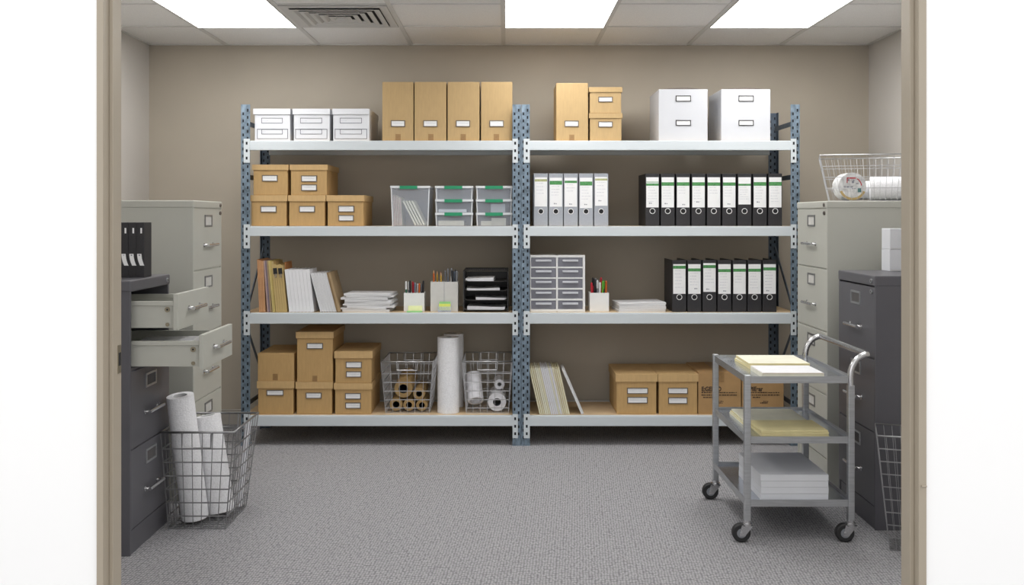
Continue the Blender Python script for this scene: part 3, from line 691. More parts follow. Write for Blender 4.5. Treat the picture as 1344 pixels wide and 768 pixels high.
R.put('envelope', 'dark brown envelope leaning behind the white booklets on the third shelf', 'envelope', 0.009, 0.246, 0.22, 14.6, 'brown', 'brown', gf)
R.put('envelope', 'tan envelope leaning beside the paper pile on the third shelf', 'envelope', 0.0125, 0.246, 0.24, 14.6, 'tan', 'tan', gf)
for k in range(2):
    px = (361.3, 368.0)[k]; z = PZ(355.8, Y3)
    t = thing('binder_clip', ['black binder clip on the gold envelopes, left of two', 'black binder clip on the gold envelopes, right of two'][k], 'clip', (x3(px), Y3 - 0.001, z), group='black binder clips')
    MB().box(-0.0115, 0.0115, -0.006, 0.0, -0.018, 0.018).build('clip_body', 'blackmetal', t, bevel=0.001, xf=Matrix.Rotation(-0.09, 4, 'Y'))
    MB().tube([(0.001, -0.007, -0.016), (0.0, -0.008, -0.038), (0.008, -0.008, -0.040), (0.007, -0.007, -0.016)], 0.0012, 6).build('wire_loop', 'chrome', t)
def sheaf(name, label, cat, cx, cy, z, w, d, h, rz, mats, group, curl=0.0, rnd=None):
    """a bundle of sheets with a slightly wavy top"""
    m = MB(); n = 8; rnd = rnd or random
    ph = rnd.uniform(0, 6)
    def top(u): return h + curl * (0.5 + 0.5 * math.sin(u * 3.4 + ph))
    def bot(u): return 0.0
    for k in range(n):
        u0, u1 = k / n, (k + 1) / n
        xa, xb = -w / 2 + w * u0, -w / 2 + w * u1
        ta, tb_ = top(u0), top(u1)
        y0, y1 = -d / 2, d / 2
        m.quad((xa, y0, 0), (xb, y0, 0), (xb, y0, tb_), (xa, y0, ta), 1)
        m.quad((xb, y1, 0), (xa, y1, 0), (xa, y1, ta), (xb, y1, tb_), 1)
        m.quad((xa, y0, ta), (xb, y0, tb_), (xb, y1, tb_), (xa, y1, ta), 0)
        m.quad((xa, y0, 0), (xa, y1, 0), (xb, y1, 0), (xb, y0, 0), 1)
    m.quad((-w / 2, d / 2, 0), (-w / 2, -d / 2, 0), (-w / 2, -d / 2, top(0)), (-w / 2, d / 2, top(0)), 1)
    m.quad((w / 2, -d / 2, 0), (w / 2, d / 2, 0), (w / 2, d / 2, top(1)), (w / 2, -d / 2, top(1)), 1)
    o = m.build(name, mats); o.location = (cx, cy, z); o.rotation_euler = (0, 0, rz)
    return tag(o, label, cat, group)
rnd = random.Random(4)
z = B3; n = 9
hts = [0.015, 0.010, 0.014, 0.009, 0.014, 0.012, 0.014, 0.009, 0.014]
for k in range(n):
    cxp = 481.7 + rnd.uniform(-1.5, 1.5) + (3.0 if k in (2, 4, 7) else 0) - (4 if k in (1, 6) else 0)
    pos = 'at the bottom of' if k == 0 else 'at the top of' if k == n - 1 else '%s from the top in' % ORD[n - 1 - k]
    sheaf('paper_stack', 'white paper bundle %s the tall pile beside the leaning booklets' % pos, 'papers', x3(cxp), Y3 + 0.135, z, 0.285, 0.23, hts[k] - 0.0007, rnd.uniform(-0.05, 0.02) - 0.02, ['paper', 'paper_edge'], 'paper pile left of the pen cups', 0.0, rnd)
    z += hts[k]
rnd = random.Random(9); z = B3; n = 5
hts = [0.013, 0.012, 0.009, 0.011, 0.009]
for k in range(n):
    pos = 'at the bottom of' if k == 0 else 'at the top of' if k == n - 1 else '%s from the top in' % ORD[n - 1 - k]
    sheaf('paper_stack', 'white paper bundle %s the low pile beside the black binders' % pos, 'papers', x3(842 + rnd.uniform(-1.5, 1.0)), Y3 + 0.14, z, 0.285, 0.24, hts[k] - 0.0007, 0.08 + rnd.uniform(-0.03, 0.03), ['paper', 'paper_edge'], 'low paper pile on the third shelf', 0.004 if k == n - 1 else 0, rnd)
    z += hts[k]

# ------------------------------------------------------------------ pen cups and pens
def pen(label, x, y, z, length, m1, m2, tx, ty, r=0.0052, kind='pen', group=None):
    p0 = Vector((0, 0, 0)); dirv = Vector((tx, ty, 1)).normalized()
    m = MB()
    L = length
    if kind == 'pencil':
        m.tube([p0, dirv * (L - 0.022)], r, 6); m.tube([dirv * (L - 0.022), dirv * (L - 0.004)], [r, r * 0.35], 6, mi=1); m.tube([dirv * (L - 0.004), dirv * L], [r * 0.35, r * 0.08], 6, mi=2)
        mats = [m1, 'peach', m2]
    elif kind == 'scissors': mats = [m1, m2]
    else:
        m.tube([p0, dirv * (L - 0.05)], r, 8); m.tube([dirv * (L - 0.05), dirv * (L - 0.006)], r * 1.15, 8, mi=1)
        m.tube([dirv * (L - 0.006), dirv * L], [r * 1.1, r * 0.55], 8, mi=1)
        s = Vector((0, -r * 1.35, 0)); m.tube([s + dirv * (L - 0.042), s + dirv * (L - 0.008)], r * 0.3, 4, mi=1)
        mats = [m1, m2]
    o = m.build(kind, mats); o.location = (x, y, z)
    return tag(o, label, kind, group)
def pen_cup(label, x0, x1, ytop, yfront, depth, zb, material, split=False):
    X0, X1 = PX(x0, yfront), PX(x1, yfront); cx = (X0 + X1) / 2; w = X1 - X0; h = PZ(ytop, yfront) - zb
    t = thing('pen_holder', label, 'pen holder', (cx, yfront, zb), group='square pen holders on the third shelf')
    th = 0.003
    m = MB().box(-w / 2, w / 2, 0, depth, 0, th).box(-w / 2, w / 2, 0, th, th, h).box(-w / 2, w / 2, depth - th, depth, th, h).box(-w / 2, -w / 2 + th, th, depth - th, th, h).box(w / 2 - th, w / 2, th, depth - th, th, h)
    m.build('cup', material, t)
    if split:
        MB().box(-0.0012, 0.0012, -0.0008, 0.0, 0.004, h - 0.001).build('seam', 'print', t)
        MB().box(-0.0015, 0.0015, th, depth - th, th, h - 0.002).build('divider', material, t)
    return (X0, X1, yfront, depth, zb, h)
YP = 5.80
c1 = pen_cup('off-white square pen cup beside the paper pile, sticky notes in front', 530, 556.8, 384.6, YP + .035, 0.115, B3, 'white_pl')
specs = [('pen_dkgreen', 'pen_white', 'dark green pen'), ('pen_blue', 'pen_white', 'white-capped blue pen'), ('pen_black', 'pen_black', 'tall black pen'), ('pen_red', 'pen_red', 'red pen'), ('pen_red', 'pen_red', 'second red pen'), ('pen_grey', 'pen_blue', 'slate blue pen'), ('pen_white', 'pen_white', 'white pen'), ('pen_orange', 'pen_orange', 'orange pen'), ('pen_black', 'pen_grey', 'grey-capped black pen'), ('pen_black', 'pen_black', 'short black pen')]
rnd = random.Random(21)
def fill(c, specs, where, hi, lo, kind='pen', grp=None, r=0.0045):
    X0, X1, y, d, zb, h = c; n = len(specs)
    for k, (a, b, nm) in enumerate(specs):
        u = (k + 0.5) / n
        x = X0 + 0.011 + (X1 - X0 - 0.022) * u
        lean = (u - 0.5) * 0.05 + rnd.uniform(-.01, .01)
        pen('%s standing in the %s' % (nm, where), x, y + 0.022 + (d - 0.044) * ((k * 0.618) % 1), zb + 0.0045, h + rnd.uniform(lo, hi), a, b, lean, 0.0, r * 1.15, 'pencil' if 'pencil' in nm else kind, grp)
fill(c1, specs, 'off-white pen cup beside the paper pile', 0.075, 0.045, grp='pens in the left pen cup')
c2 = pen_cup('wide off-white pen holder with a centre seam beside the letter tray', 565, 601, 370, YP + .03, 0.10, B3, 'holderbox', True)
fill(c2, [('pen_orange', 'pen_black', 'orange pencil'), ('pen_yellow', 'pen_black', 'yellow pencil'), ('pen_yellow', 'pen_red', 'red-tipped yellow pencil'), ('pen_grey', 'pen_grey', 'grey pen'), ('pen_blue', 'pen_grey', 'slate blue pen'), ('pen_white', 'pen_grey', 'pale grey-capped pen'), ('pen_grey', 'pen_black', 'dark grey pen')], 'wide holder with a centre seam', 0.08, 0.05, grp='pens in the wide holder')
cc = (c2[1] - 0.045, c2[1], c2[2], c2[3], c2[4], c2[5])
fill(cc, [('pen_black', 'pen_black', 'black pen at right'), ('pen_blue', 'pen_blue', 'slate blue ruler pen at right'), ('pen_grey', 'pen_grey', 'grey pen at far right')], 'wide holder with a centre seam', 0.075, 0.055, grp='pens in the wide holder', r=0.006)
c3 = pen_cup('white square pen cup beside the small drawer chest', 774, 799.2, 384.5, YP + .035, 0.11, B3, 'white_pl')
fill(c3, [('pen_red', 'pen_red', 'crimson marker'), ('pen_red', 'pen_black', 'black-capped red marker'), ('pen_black', 'pen_black', 'tall black pen'), ('pen_black', 'pen_grey', 'grey-capped black pen'), ('pen_grey', 'pen_white', 'white-capped grey pen'), ('pen_white', 'pen_white', 'white pen'), ('pen_orange', 'pen_red', 'red-capped orange pen'), ('pen_green', 'pen_green', 'bright green pen'), ('pen_black', 'pen_green', 'green-capped black pen'), ('pen_orange', 'pen_orange', 'orange pen')], 'white cup beside the drawer chest', 0.09, 0.05, grp='pens in the right pen cup', r=0.0052)
# sticky notes
def pad(label, x0, x1, yb, yt, Y, m, tilt=0.0, z=None, th=0.006, group='sticky note pads'):
    X0, X1 = PX(x0, Y), PX(x1, Y)
    hgt = (yb - yt) * Y / F
    mm = MB().box(-(X1 - X0) / 2, (X1 - X0) / 2, 0, th, 0, hgt)
    for k in range(3): mm.box(-(X1 - X0) / 2 - 0.0002, (X1 - X0) / 2 + 0.0002, th * (0.2 + 0.3 * k), th * (0.23 + 0.3 * k), -0.0001, hgt * 1.002, 1)
    o = mm.build('sticky_notes', [m, 'faint']); o.location = ((X0 + X1) / 2, Y, z if z is not None else PZ(yb, Y)); o.rotation_euler = (tilt, 0, 0)
    return tag(o, label, 'sticky notes', group)
pad('pale yellow sticky notes propped against the left pen cup', 535.5, 554, 409, 402.4, 5.822, 'sticky_py', -0.25, B3 + 0.006, 0.004)
flat('sticky_notes', 'green sticky note pad lying in front of the left pen cup', 'sticky notes', PX(534, 5.8), PX(554, 5.8), 5.782, 5.818, B3, B3 + 0.0055, ['sticky_g', 'sticky_g'], 'sticky note pads')
t = thing('note_holder', 'clear acrylic stand holding sticky notes before the wide pen holder', 'note holder', (PX(583.4, 5.80), 5.797, B3))
MB().box(-0.039, 0.039, -0.004, -0.002, 0, 0.034).box(-0.039, 0.039, -0.002, 0.016, 0, 0.002).box(-0.039, 0.039, 0.016, 0.018, 0, 0.05).build('stand', 'clear', t)
pad('yellow sticky note pad in the clear stand', 576, 591.4, 405.5, 397.0, 5.798, 'sticky_y', -0.06, B3 + 0.011, 0.005)
pad('green sticky note pad behind the yellow one in the clear stand', 576.5, 591.4, 405.5, 394.3, 5.8055, 'sticky_g', -0.06, B3 + 0.011, 0.004)

# ------------------------------------------------------------------ letter tray
X0, X1 = ix(607.7), ix(667.6); w = X1 - X0; hT = iz(354.8) - B3
t = thing('letter_tray', 'black mesh four-tier letter tray at right end of left third shelf', 'letter tray', ((X0 + X1) / 2, YI, B3))
dT = 0.30
for s_ in (-1, 1):
    m = MB(); x = s_ * (w / 2 - 0.004)
    m.tube([(x, 0.004, 0.004), (x, 0.004, hT - 0.02), (x, 0.012, hT - 0.006), (x, 0.03, hT - 0.003), (x, dT, hT - 0.003), (x, dT, 0.004)], 0.0035, 6, True)
    for k in range(26): m.bar((x, 0.01 + k * 0.0115, 0.006), (x, 0.01 + k * 0.0115, hT - 0.005), 0.001, 4)
    for k in range(20): m.bar((x, 0.006, 0.012 + k * 0.0118), (x, dT, 0.012 + k * 0.0118), 0.001, 4)
    m.build('side_mesh', 'blackmetal', t)
tz = [0.010, 0.070, 0.127, 0.183]
for zz in tz:
    m = MB().box(-w / 2 + 0.007, w / 2 - 0.007, 0.006, dT - 0.004, zz, zz + 0.002)
    m.tube([(-w / 2 + 0.008, 0.004, zz + 0.012), (-w / 2 + 0.03, 0.003, zz + 0.001), (w / 2 - 0.03, 0.003, zz + 0.001), (w / 2 - 0.008, 0.004, zz + 0.012)], 0.0025, 6)
    m.box(-w / 2 + 0.007, w / 2 - 0.007, dT - 0.006, dT - 0.004, zz, zz + 0.045)
    m.build('tier', 'blackmetal', t)
m = MB()
for k in range(26): m.bar((-w / 2 + 0.01 + k * (w - 0.02) / 25, dT - 0.002, 0.19), (-w / 2 + 0.01 + k * (w - 0.02) / 25, dT - 0.002, hT - 0.004), 0.0011, 4)
for k in range(5): m.bar((-w / 2 + 0.006, dT - 0.002, 0.2 + k * 0.011), (w / 2 - 0.006, dT - 0.002, 0.2 + k * 0.011), 0.0011, 4)
m.tube([(-w / 2 + 0.004, dT - 0.002, hT - 0.003), (w / 2 - 0.004, dT - 0.002, hT - 0.003)], 0.0035, 6)
for k in range(22): m.bar((-w / 2 + 0.012 + k * (w - 0.024) / 21, 0.02, hT - 0.005), (-w / 2 + 0.012 + k * (w - 0.024) / 21, dT - 0.002, hT - 0.005), 0.0009, 4)
for k in range(10): m.bar((-w / 2 + 0.006, 0.03 + k * 0.028, hT - 0.005), (w / 2 - 0.006, 0.03 + k * 0.028, hT - 0.005), 0.0009, 4)
m.build('back_mesh', 'blackmetal', t)
cx = (X0 + X1) / 2
for k, (a, b, th) in enumerate(((-0.11, 0.118, 0.016), (-0.065, 0.118, 0.010), (-0.118, 0.08, 0.011), (-0.12, 0.05, 0.014))):
    sheaf('paper_stack', 'white papers in the black letter tray, %s tier' % ['lowest', 'second lowest', 'second highest', 'highest'][k], 'papers', cx + (a + b) / 2, YI + 0.13, B3 + tz[k] + 0.0026, b - a, 0.22, th, (-0.03, 0.04, 0.03, -0.04)[k], ['paper', 'paper'], 'papers in the letter tray', 0.005, random.Random(k + 3))

# ------------------------------------------------------------------ small drawer chest
X0, X1 = ix(695.9), ix(768); w = X1 - X0; hC = iz(335) - B3; cx = (X0 + X1) / 2
t = thing('drawer_chest', 'small white desktop chest of ten clear drawers beside the middle posts', 'drawer chest', (cx, YI + .005, B3))
m = MB()
xs = [ix(695.9) - cx, ix(697) - cx, ix(729.9) - cx, ix(732.3) - cx, ix(764.9) - cx, ix(768) - cx]
rows_px = [(338.1, 350.3), (352.2, 364.4), (366.2, 378.3), (380.4, 392.3), (394.6, 406.1)]
dC = 0.30
m.box(xs[0], xs[1], 0, dC, 0, hC).box(xs[4], xs[5], 0, dC, 0, hC).box(xs[2], xs[3], 0, dC, 0.003, hC - 0.003)
m.box(xs[1], xs[4], dC - 0.004, dC, 0, hC)
zz = [hC] + [iz(v) - B3 for pr in rows_px for v in pr] + [0]
for k in range(0, 12, 2):
    for xa, xb in ((xs[1], xs[2]), (xs[3], xs[4])): m.box(xa, xb, 0, dC - 0.004, zz[k + 1], zz[k])
m.build('chest_body', 'white_pl', t, bevel=0.001)
for pr in rows_px:
    for xa, xb in ((xs[1], xs[2]), (xs[3], xs[4])):
        a, b = xa + 0.001, xb - 0.001; z1, z0 = iz(pr[0]) - B3 - 0.001, iz(pr[1]) - B3 + 0.001
        d = MB().box(a, b, 0.004, 0.006, z0, z1).box(a, b, 0.006, dC - 0.01, z0, z0 + 0.002).box(a, a + 0.002, 0.006, dC - 0.01, z0 + 0.002, z1 - 0.006).box(b - 0.002, b, 0.006, dC - 0.01, z0 + 0.002, z1 - 0.006).build('drawer', 'smoke', t)
        c = (a + b) / 2; q = (b - a) * 0.32
        hd = MB().box(c - q, c + q, -0.009, 0.0038, z1 - 0.024, z1 - 0.012); hd.build('drawer_pull', 'frost_handle', d, bevel=0.002)

# ------------------------------------------------------------------ wire baskets
def wire_basket(label, cx, cy, z, bw, bd, tw, td, h, nh, sp, rim='wire', grid='wire', off=(0, 0), r=0.0018, rr=0.0040, handles=True, group='wire baskets', hz=None, rz=0.0):
    t = thing('wire_basket', label, 'wire basket', (cx, cy, z), rz, group)
    B = [(-bw / 2, -bd / 2), (bw / 2, -bd / 2), (bw / 2, bd / 2), (-bw / 2, bd / 2)]
    T = [(-tw / 2 + off[0], -td / 2 + off[1]), (tw / 2 + off[0], -td / 2 + off[1]), (tw / 2 + off[0], td / 2 + off[1]), (-tw / 2 + off[0], td / 2 + off[1])]
    z0 = r
    def P(i, u, f):   # on side i, along u, height fraction f
        j = (i + 1) % 4
        b = Vector((*B[i], z0)).lerp(Vector((*B[j], z0)), u); q = Vector((*T[i], h)).lerp(Vector((*T[j], h)), u)
        return b.lerp(q, f)
    g = MB()
    fr = hz or [k / nh for k in range(nh)]
    for f in fr:
        g.tube([P(i, 0, f) for i in range(4)], r * 1.45, 4, True)
    for i in range(4):
        ln = (bw, bd, bw, bd)[i]; n = max(2, round(ln / sp))
        for k in range(n + (0)):
            g.bar(P(i, k / n, 0), P(i, k / n, 1), r if k else r * 1.5, 4)
    nx, ny = max(3, round(bw / (sp * 0.75))), max(3, round(bd / (sp * 0.75)))
    for k in range(1, nx): x = -bw / 2 + bw * k / nx; g.bar((x, -bd / 2, z0), (x, bd / 2, z0), r, 4)
    for k in range(1, ny): y = -bd / 2 + bd * k / ny; g.bar((-bw / 2, y, z0), (bw / 2, y, z0), r, 4)
    g.build('wire_grid', grid, t)
    MB().tube([(*p, h) for p in T], rr, 8, True).build('rim', rim, t)
    if handles:
        for i, s_ in ((0, -1), (2, 1)):
            a, b = P(i, 0.30, 0.985), P(i, 0.70, 0.985); c, d = P(i, 0.70, 0.84), P(i, 0.30, 0.84)
            o = Vector((0, s_ * 0.006, 0)); m = MB()
            m.tube([a + o, d + o * 1.6, c + o * 1.6, b + o], rr * 0.95, 8)
            m.torus(a + o * 0.5, (1, 0, 0), 0.006, r, 10, 5).torus(b + o * 0.5, (1, 0, 0), 0.006, r, 10, 5)
            m.build('basket_handle', rim, t)
    return t
def roll(label, a, b, ro, ri, m, m_in, name='paper_roll', group=None, cat='roll'):
    a, b = Vector(a), Vector(b)
    o = MB().ringtube((0, 0, 0), (0, 0, (b - a).length), ro, ri, 36, 0, 1).build(name, [m, m_in]); o.location = a
    o.rotation_euler = Vector((0, 0, 1)).rotation_difference((b - a).normalized()).to_euler()
    return tag(o, label, cat, group)
XB = lambda x: PX(x, 5.81)
wire_basket('wire basket of brown rolls on the bottom shelf', (XB(505.2) + XB(563.6)) / 2, 5.81 + 0.195, B4, 0.262, 0.36, 0.312, 0.40, iz(475.3) - B4, 6, 0.042, hz=[0.0, 0.10, 0.26, 0.43, 0.60, 0.77])
for lb, x, z, r_, x2, z2, yy in (('brown kraft roll at top of the wire basket of brown rolls, widest', -0.624, 0.318, 0.055, -0.616, 0.350, 5.86), ('small brown roll at upper right in the basket of brown rolls', -0.529, 0.287, 0.036, -0.527, 0.289, 5.87), ('small brown roll at lower right in the basket of brown rolls', -0.512, 0.2175, 0.034, -0.512, 0.2175, 5.865), ('brown roll at lower left in the basket of brown rolls', -0.668, 0.222, 0.0385, -0.668, 0.222, 5.865), ('brown roll in the middle of the bottom row in its basket', -0.590, 0.2185, 0.035, -0.590, 0.2185, 5.868)):
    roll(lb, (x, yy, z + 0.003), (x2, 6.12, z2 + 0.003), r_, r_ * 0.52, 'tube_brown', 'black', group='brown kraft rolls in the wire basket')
wire_basket('wire basket of white wrap rolls beside the middle posts', (XB(608) + XB(666)) / 2 + 0.012, 5.81 + 0.195, B4, 0.255, 0.36, 0.302, 0.40, iz(474.8) - B4, 6, 0.042, hz=[0.0, 0.10, 0.26, 0.43, 0.60, 0.77])
gr = 'white wrap rolls in the shelf basket'
roll('crumpled white wrap roll tilted up in the basket beside the posts', (-0.183, 5.866, 0.2465), (-0.203, 5.975, 0.3885), 0.048, 0.036, 'wrap_film', 'wrap_film', 'wrap_roll', gr)
roll('fat white wrap roll lying at right in the basket beside the posts', (-0.054, 5.856, 0.2410), (-0.054, 6.12, 0.2410), 0.055, 0.024, 'wrap_film', 'pen_grey', 'wrap_roll', gr)
roll('small white wrap roll on top of the fat roll in the shelf basket', (-0.040, 5.96, 0.3305), (-0.045, 6.13, 0.3305), 0.031, 0.012, 'wrap_film', 'wrap_film', 'wrap_roll', gr)
roll('tall white foam roll standing between the two shelf baskets, front', (PX(588.5, 5.87), 5.865, B4), (PX(588.5, 5.87), 5.865, B4 + 0.457), 0.0665, 0.02, 'wrap', 'print', 'foam_roll', 'tall white foam rolls on the bottom shelf')
roll('tall white foam roll standing behind another between the shelf baskets', (-0.327, 6.05, B4), (-0.327, 6.05, B4 + 0.455), 0.062, 0.02, 'wrap', 'print', 'foam_roll', 'tall white foam rolls on the bottom shelf')
# floor basket, left
wire_basket('large wire basket on the floor by the left dark cabinet', -1.352, 4.385, 0.0005, 0.25, 0.33, 0.318, 0.415, 0.43, 7, 0.036, 'wire_dark', 'wire_dark', off=(0.010, 0.012), r=0.0021, rr=0.0042, hz=[0.0, 0.13, 0.27, 0.41, 0.55, 0.69, 0.83])
gr = 'white foam rolls in the left floor basket'
roll('tall white foam roll leaning out of the floor basket by the dark cabinet', (-1.393, 4.322, 0.022), (-1.441, 4.262, 0.578), 0.058, 0.030, 'wrap', 'paper_edge', 'foam_roll', gr)
roll('shorter white foam roll leaning in the left floor basket', (-1.300, 4.400, 0.026), (-1.372, 4.425, 0.455), 0.060, 0.034, 'wrap', 'paper_edge', 'foam_roll', gr)
roll('small wrap roll at the back corner of the left floor basket', (-1.252, 4.52, 0.012), (-1.215, 4.55, 0.40), 0.013, 0.004, 'wrap_film', 'print', 'foam_roll', gr)
# floor basket, right
wire_basket('wire basket on the floor by the right dark cabinet, behind the door frame', 1.743, 3.979, 0.0005, 0.30, 0.16, 0.40, 0.24, 0.475, 9, 0.024, 'wire_dark', 'wire_dark', r=0.0013, rr=0.0026, handles=False, rz=-0.33)
# basket on the right pale cabinet
ZR = 1.4475
wire_basket('wire basket on top of the pale cabinet at the right', 1.933, 5.007, ZR, 0.48, 0.26, 0.58, 0.34, 0.235, 4, 0.027, 'wire', 'wire', r=0.0013, rr=0.0026, handles=False, hz=[0.0, 0.28, 0.52, 0.76], rz=-0.30)
t = thing('tape_roll', 'film-wrapped roll with red and grey print in the high basket', 'roll', (1.775, 4.935, ZR + 0.0755))
MB().ringtube((0, 0, 0), (0, 0.10, 0), 0.071, 0.003, 40).build('roll_body', 'label_mix', t)
m = MB()
for k in range(14):
    a0, a1 = math.pi * (1.12 + 0.75 * k / 14), math.pi * (1.12 + 0.75 * (k + 1) / 14)
    m.quad((0.070 * math.cos(a0), -0.001, 0.070 * math.sin(a0)), (0.070 * math.cos(a1), -0.001, 0.070 * math.sin(a1)), (0.058 * math.cos(a1), -0.001, 0.058 * math.sin(a1)), (0.058 * math.cos(a0), -0.001, 0.058 * math.sin(a0)))
m.build('kraft_edge', 'gold', t)
m = MB().box(-0.030, 0.018, -0.0015, -0.0005, 0.040, 0.046).box(-0.030, -0.026, -0.0015, -0.0005, 0.018, 0.042)
for k in range(5):
    a0, a1 = 0.1 + 0.19 * k, 0.1 + 0.19 * (k + 1)
    m.quad((0.048 * math.cos(a0), -0.0012, 0.048 * math.sin(a0)), (0.048 * math.cos(a1), -0.0012, 0.048 * math.sin(a1)), (0.043 * math.cos(a1), -0.0012, 0.043 * math.sin(a1)), (0.043 * math.cos(a0), -0.0012, 0.043 * math.sin(a0)))
m.build('red_print', 'red', t)
m = MB(); rnd = random.Random(5)
for k in range(9): x = rnd.uniform(-0.045, 0.02); zq = rnd.uniform(-0.02, 0.03); m.box(x, x + rnd.uniform(.006, .014), -0.0016, -0.0005, zq, zq + rnd.uniform(.004, .012))
m.build('grey_print', 'print', t)
MB().box(0.026, 0.044, -0.0018, -0.0005, -0.03, -0.006).build('teal_patch', 'teal', t)
roll('fat white roll lying in the high basket on the pale cabinet, front', (1.884, 4.986, ZR + 0.0665), (2.09, 4.922, ZR + 0.0665), 0.062, 0.012, 'wrap', 'paper_edge', 'foam_roll', 'white rolls in the high basket')
roll('white roll lying behind the others in the high basket on the pale cabinet', (1.80, 5.139, ZR + 0.0605), (2.048, 5.062, ZR + 0.0605), 0.050, 0.012, 'wrap_film', 'paper_edge', 'foam_roll', 'white rolls in the high basket')

# ------------------------------------------------------------------ bottom shelf right: leaning folders
gfo = 'folders leaning on the bottom shelf'
cols = ['cream', 'cream', 'yellow', 'cream_pale', 'cream_pale', 'cream', 'paper', 'paper', 'paper', 'paper', 'cream_pale', 'paper', 'cream', 'yellow', 'cream', 'cream']
nms = {'cream': 'cream', 'yellow': 'mustard', 'cream_pale': 'pale cream', 'paper': 'white'}
p = 40.4 / 16
for k, c in enumerate(cols):
    tt = p * Y3 / F * math.cos(12.8 * D2R) * 0.80
    slab('file_folder', '%s folder leaning on bottom shelf, %s from left of sixteen' % (nms[c], ORD[k]), 'folder', x3(708.2 + p * k), Y3, B4, tt, 0.285 + (0.004 if k % 3 == 0 else 0), 0.235, 12.8, c, 'cream_pale' if c != 'paper' else 'paper', gfo, 0.004, cov=0.2)
slab('booklet', 'white hardback leaning on the bottom shelf, right of the folders', 'book', x3(763.2), Y3, B4, 0.016, 0.292, 0.21, 23.5, 'paper', 'paper_edge', None, 0.003, cov=0.2)

# ------------------------------------------------------------------ filing cabinets (front faces local +x)
def handle(parent, y, z, m='chrome', wd=0.165):
    h = MB()
    h.tube([(0.0, y - wd / 2 + 0.012, z), (0.018, y - wd / 2 + 0.012, z), (0.026, y - wd / 2 + 0.022, z), (0.026, y + wd / 2 - 0.022, z), (0.018, y + wd / 2 - 0.012, z), (0.0, y + wd / 2 - 0.012, z)], 0.0062, 8)
    h.tube([(0.026, y - wd / 2, z), (0.026, y + wd / 2, z)], 0.0075, 10)
    h.tube([(0.0004, y - wd / 2 + 0.012, z), (0.003, y - wd / 2 + 0.012, z)], 0.011, 12).tube([(0.0004, y + wd / 2 - 0.012, z), (0.003, y + wd / 2 - 0.012, z)], 0.011, 12)
    return h.build('drawer_handle', m, parent)
def card_holder(parent, y, z, w, h, card, m='chrome', x=0.0):
    k = MB(); t_ = 0.0085
    for (y0, y1, z0, z1) in ((-w / 2, w / 2, h / 2 - t_, h / 2), (-w / 2, w / 2, -h / 2, -h / 2 + t_), (-w / 2, -w / 2 + t_, -h / 2 + t_, h / 2 - t_), (w / 2 - t_, w / 2, -h / 2 + t_, h / 2 - t_)):
        k.box(x, x + 0.004, y + y0, y + y1, z + z0, z + z1)
    k.box(x, x + 0.001, y - w / 2 + t_, y + w / 2 - t_, z - h / 2 + t_, z + h / 2 - t_, 1)
    return k.build('card_holder', [m, card], parent)
def cabinet(label, loc, rz, w, depth, h, gaps, m, card, open_top=False, group='steel filing cabinets', locks=2, ch=(0.118, 0.060), hfr=0.60, lfr=0.16, holder_m='steel'):
    """gaps: z of the horizontal gaps from the top band down to the plinth"""
    t = thing('filing_cabinet', label, 'filing cabinet', loc, rz, group)
    th = 0.014; g = 0.003
    b = MB()
    b.box(-depth, 0, -w / 2, -w / 2 + th, 0, h - 0.03).box(-depth, 0, w / 2 - th, w / 2, 0, h - 0.03)
    b.box(-depth, -depth + th, -w / 2 + th, w / 2 - th, 0, h - 0.03)
    b.box(-depth + th, -0.004, -w / 2 + th, w / 2 - th, 0.0, gaps[-1] - g)                 # plinth
    b.box(-depth + th, -0.004, -w / 2 + th, w / 2 - th, h - 0.045, h - 0.03)
    for zg in gaps[1:-1]: b.box(-0.02, -0.006, -w / 2 + th, w / 2 - th, zg - 0.008, zg + 0.008)
    if open_top: b.box(-depth + th, -0.006, -w / 2 + th, w / 2 - th, gaps[1] - 0.008, gaps[1] - 0.002)
    b.build('cabinet_body', m, t, bevel=0.002)
    MB().box(-depth - 0.002, 0.003, -w / 2 - 0.003, w / 2 + 0.003, gaps[0] + g, h).build('top_panel', m, t, bevel=0.005)
    for k in range(len(gaps) - 1):
        if open_top and k == 0: continue
        z1, z0 = gaps[k] - g, gaps[k + 1] + g
        d = MB().box(-0.018, 0.001, -w / 2 + 0.006, w / 2 - 0.006, z0, z1).build('drawer', m, t, bevel=0.003)
        hh = z1 - z0
        o = handle(d, 0, z1 - hh * hfr); o.location.x = 0.001
        card_holder(d, 0.0, z1 - hh * lfr - 0.01, ch[0], ch[1], card, holder_m, 0.001)
    for k in range(locks):
        zz = (gaps[0] + h) / 2 if k == 0 else gaps[0] - 0.022
        if open_top and k: continue
        lk = MB().tube([(0.001, w / 2 - 0.035, zz), (0.008, w / 2 - 0.035, zz)], 0.010, 14); lk.tube([(0.008, w / 2 - 0.035, zz), (0.0085, w / 2 - 0.035, zz)], 0.004, 8, mi=1)
        lk.build('lock', ['holder' if m == 'beige' else 'steel', 'black'], t)
    return t
GB = [1.408, 1.104, 0.787, 0.470, 0.150]
GG = [1.062, 0.744, 0.425, 0.100]
cabinet('tall pale grey-green filing cabinet at left, behind the open drawers', (-1.505, 4.87, 0), 0, 0.46, 0.72, 1.447, GB, 'beige', 'pcard', holder_m='holder_grey')
cabinet('tall pale grey-green filing cabinet at right with a wire basket on top', (1.61, 5.075, 0), math.pi, 0.49, 0.72, 1.447, GB, 'beige', 'pcard', holder_m='holder_grey')
gcl = cabinet('dark grey filing cabinet at left with two pale drawers pulled out', (-1.513, 4.105, 0), 0, 0.45, 0.62, 1.11, GG, 'grey', 'dkcard', True)
cabinet('dark grey filing cabinet at right beside the trolley', (1.61, 4.43, 0), math.pi, 0.46, 0.66, 1.11, GG, 'grey', 'dkcard')
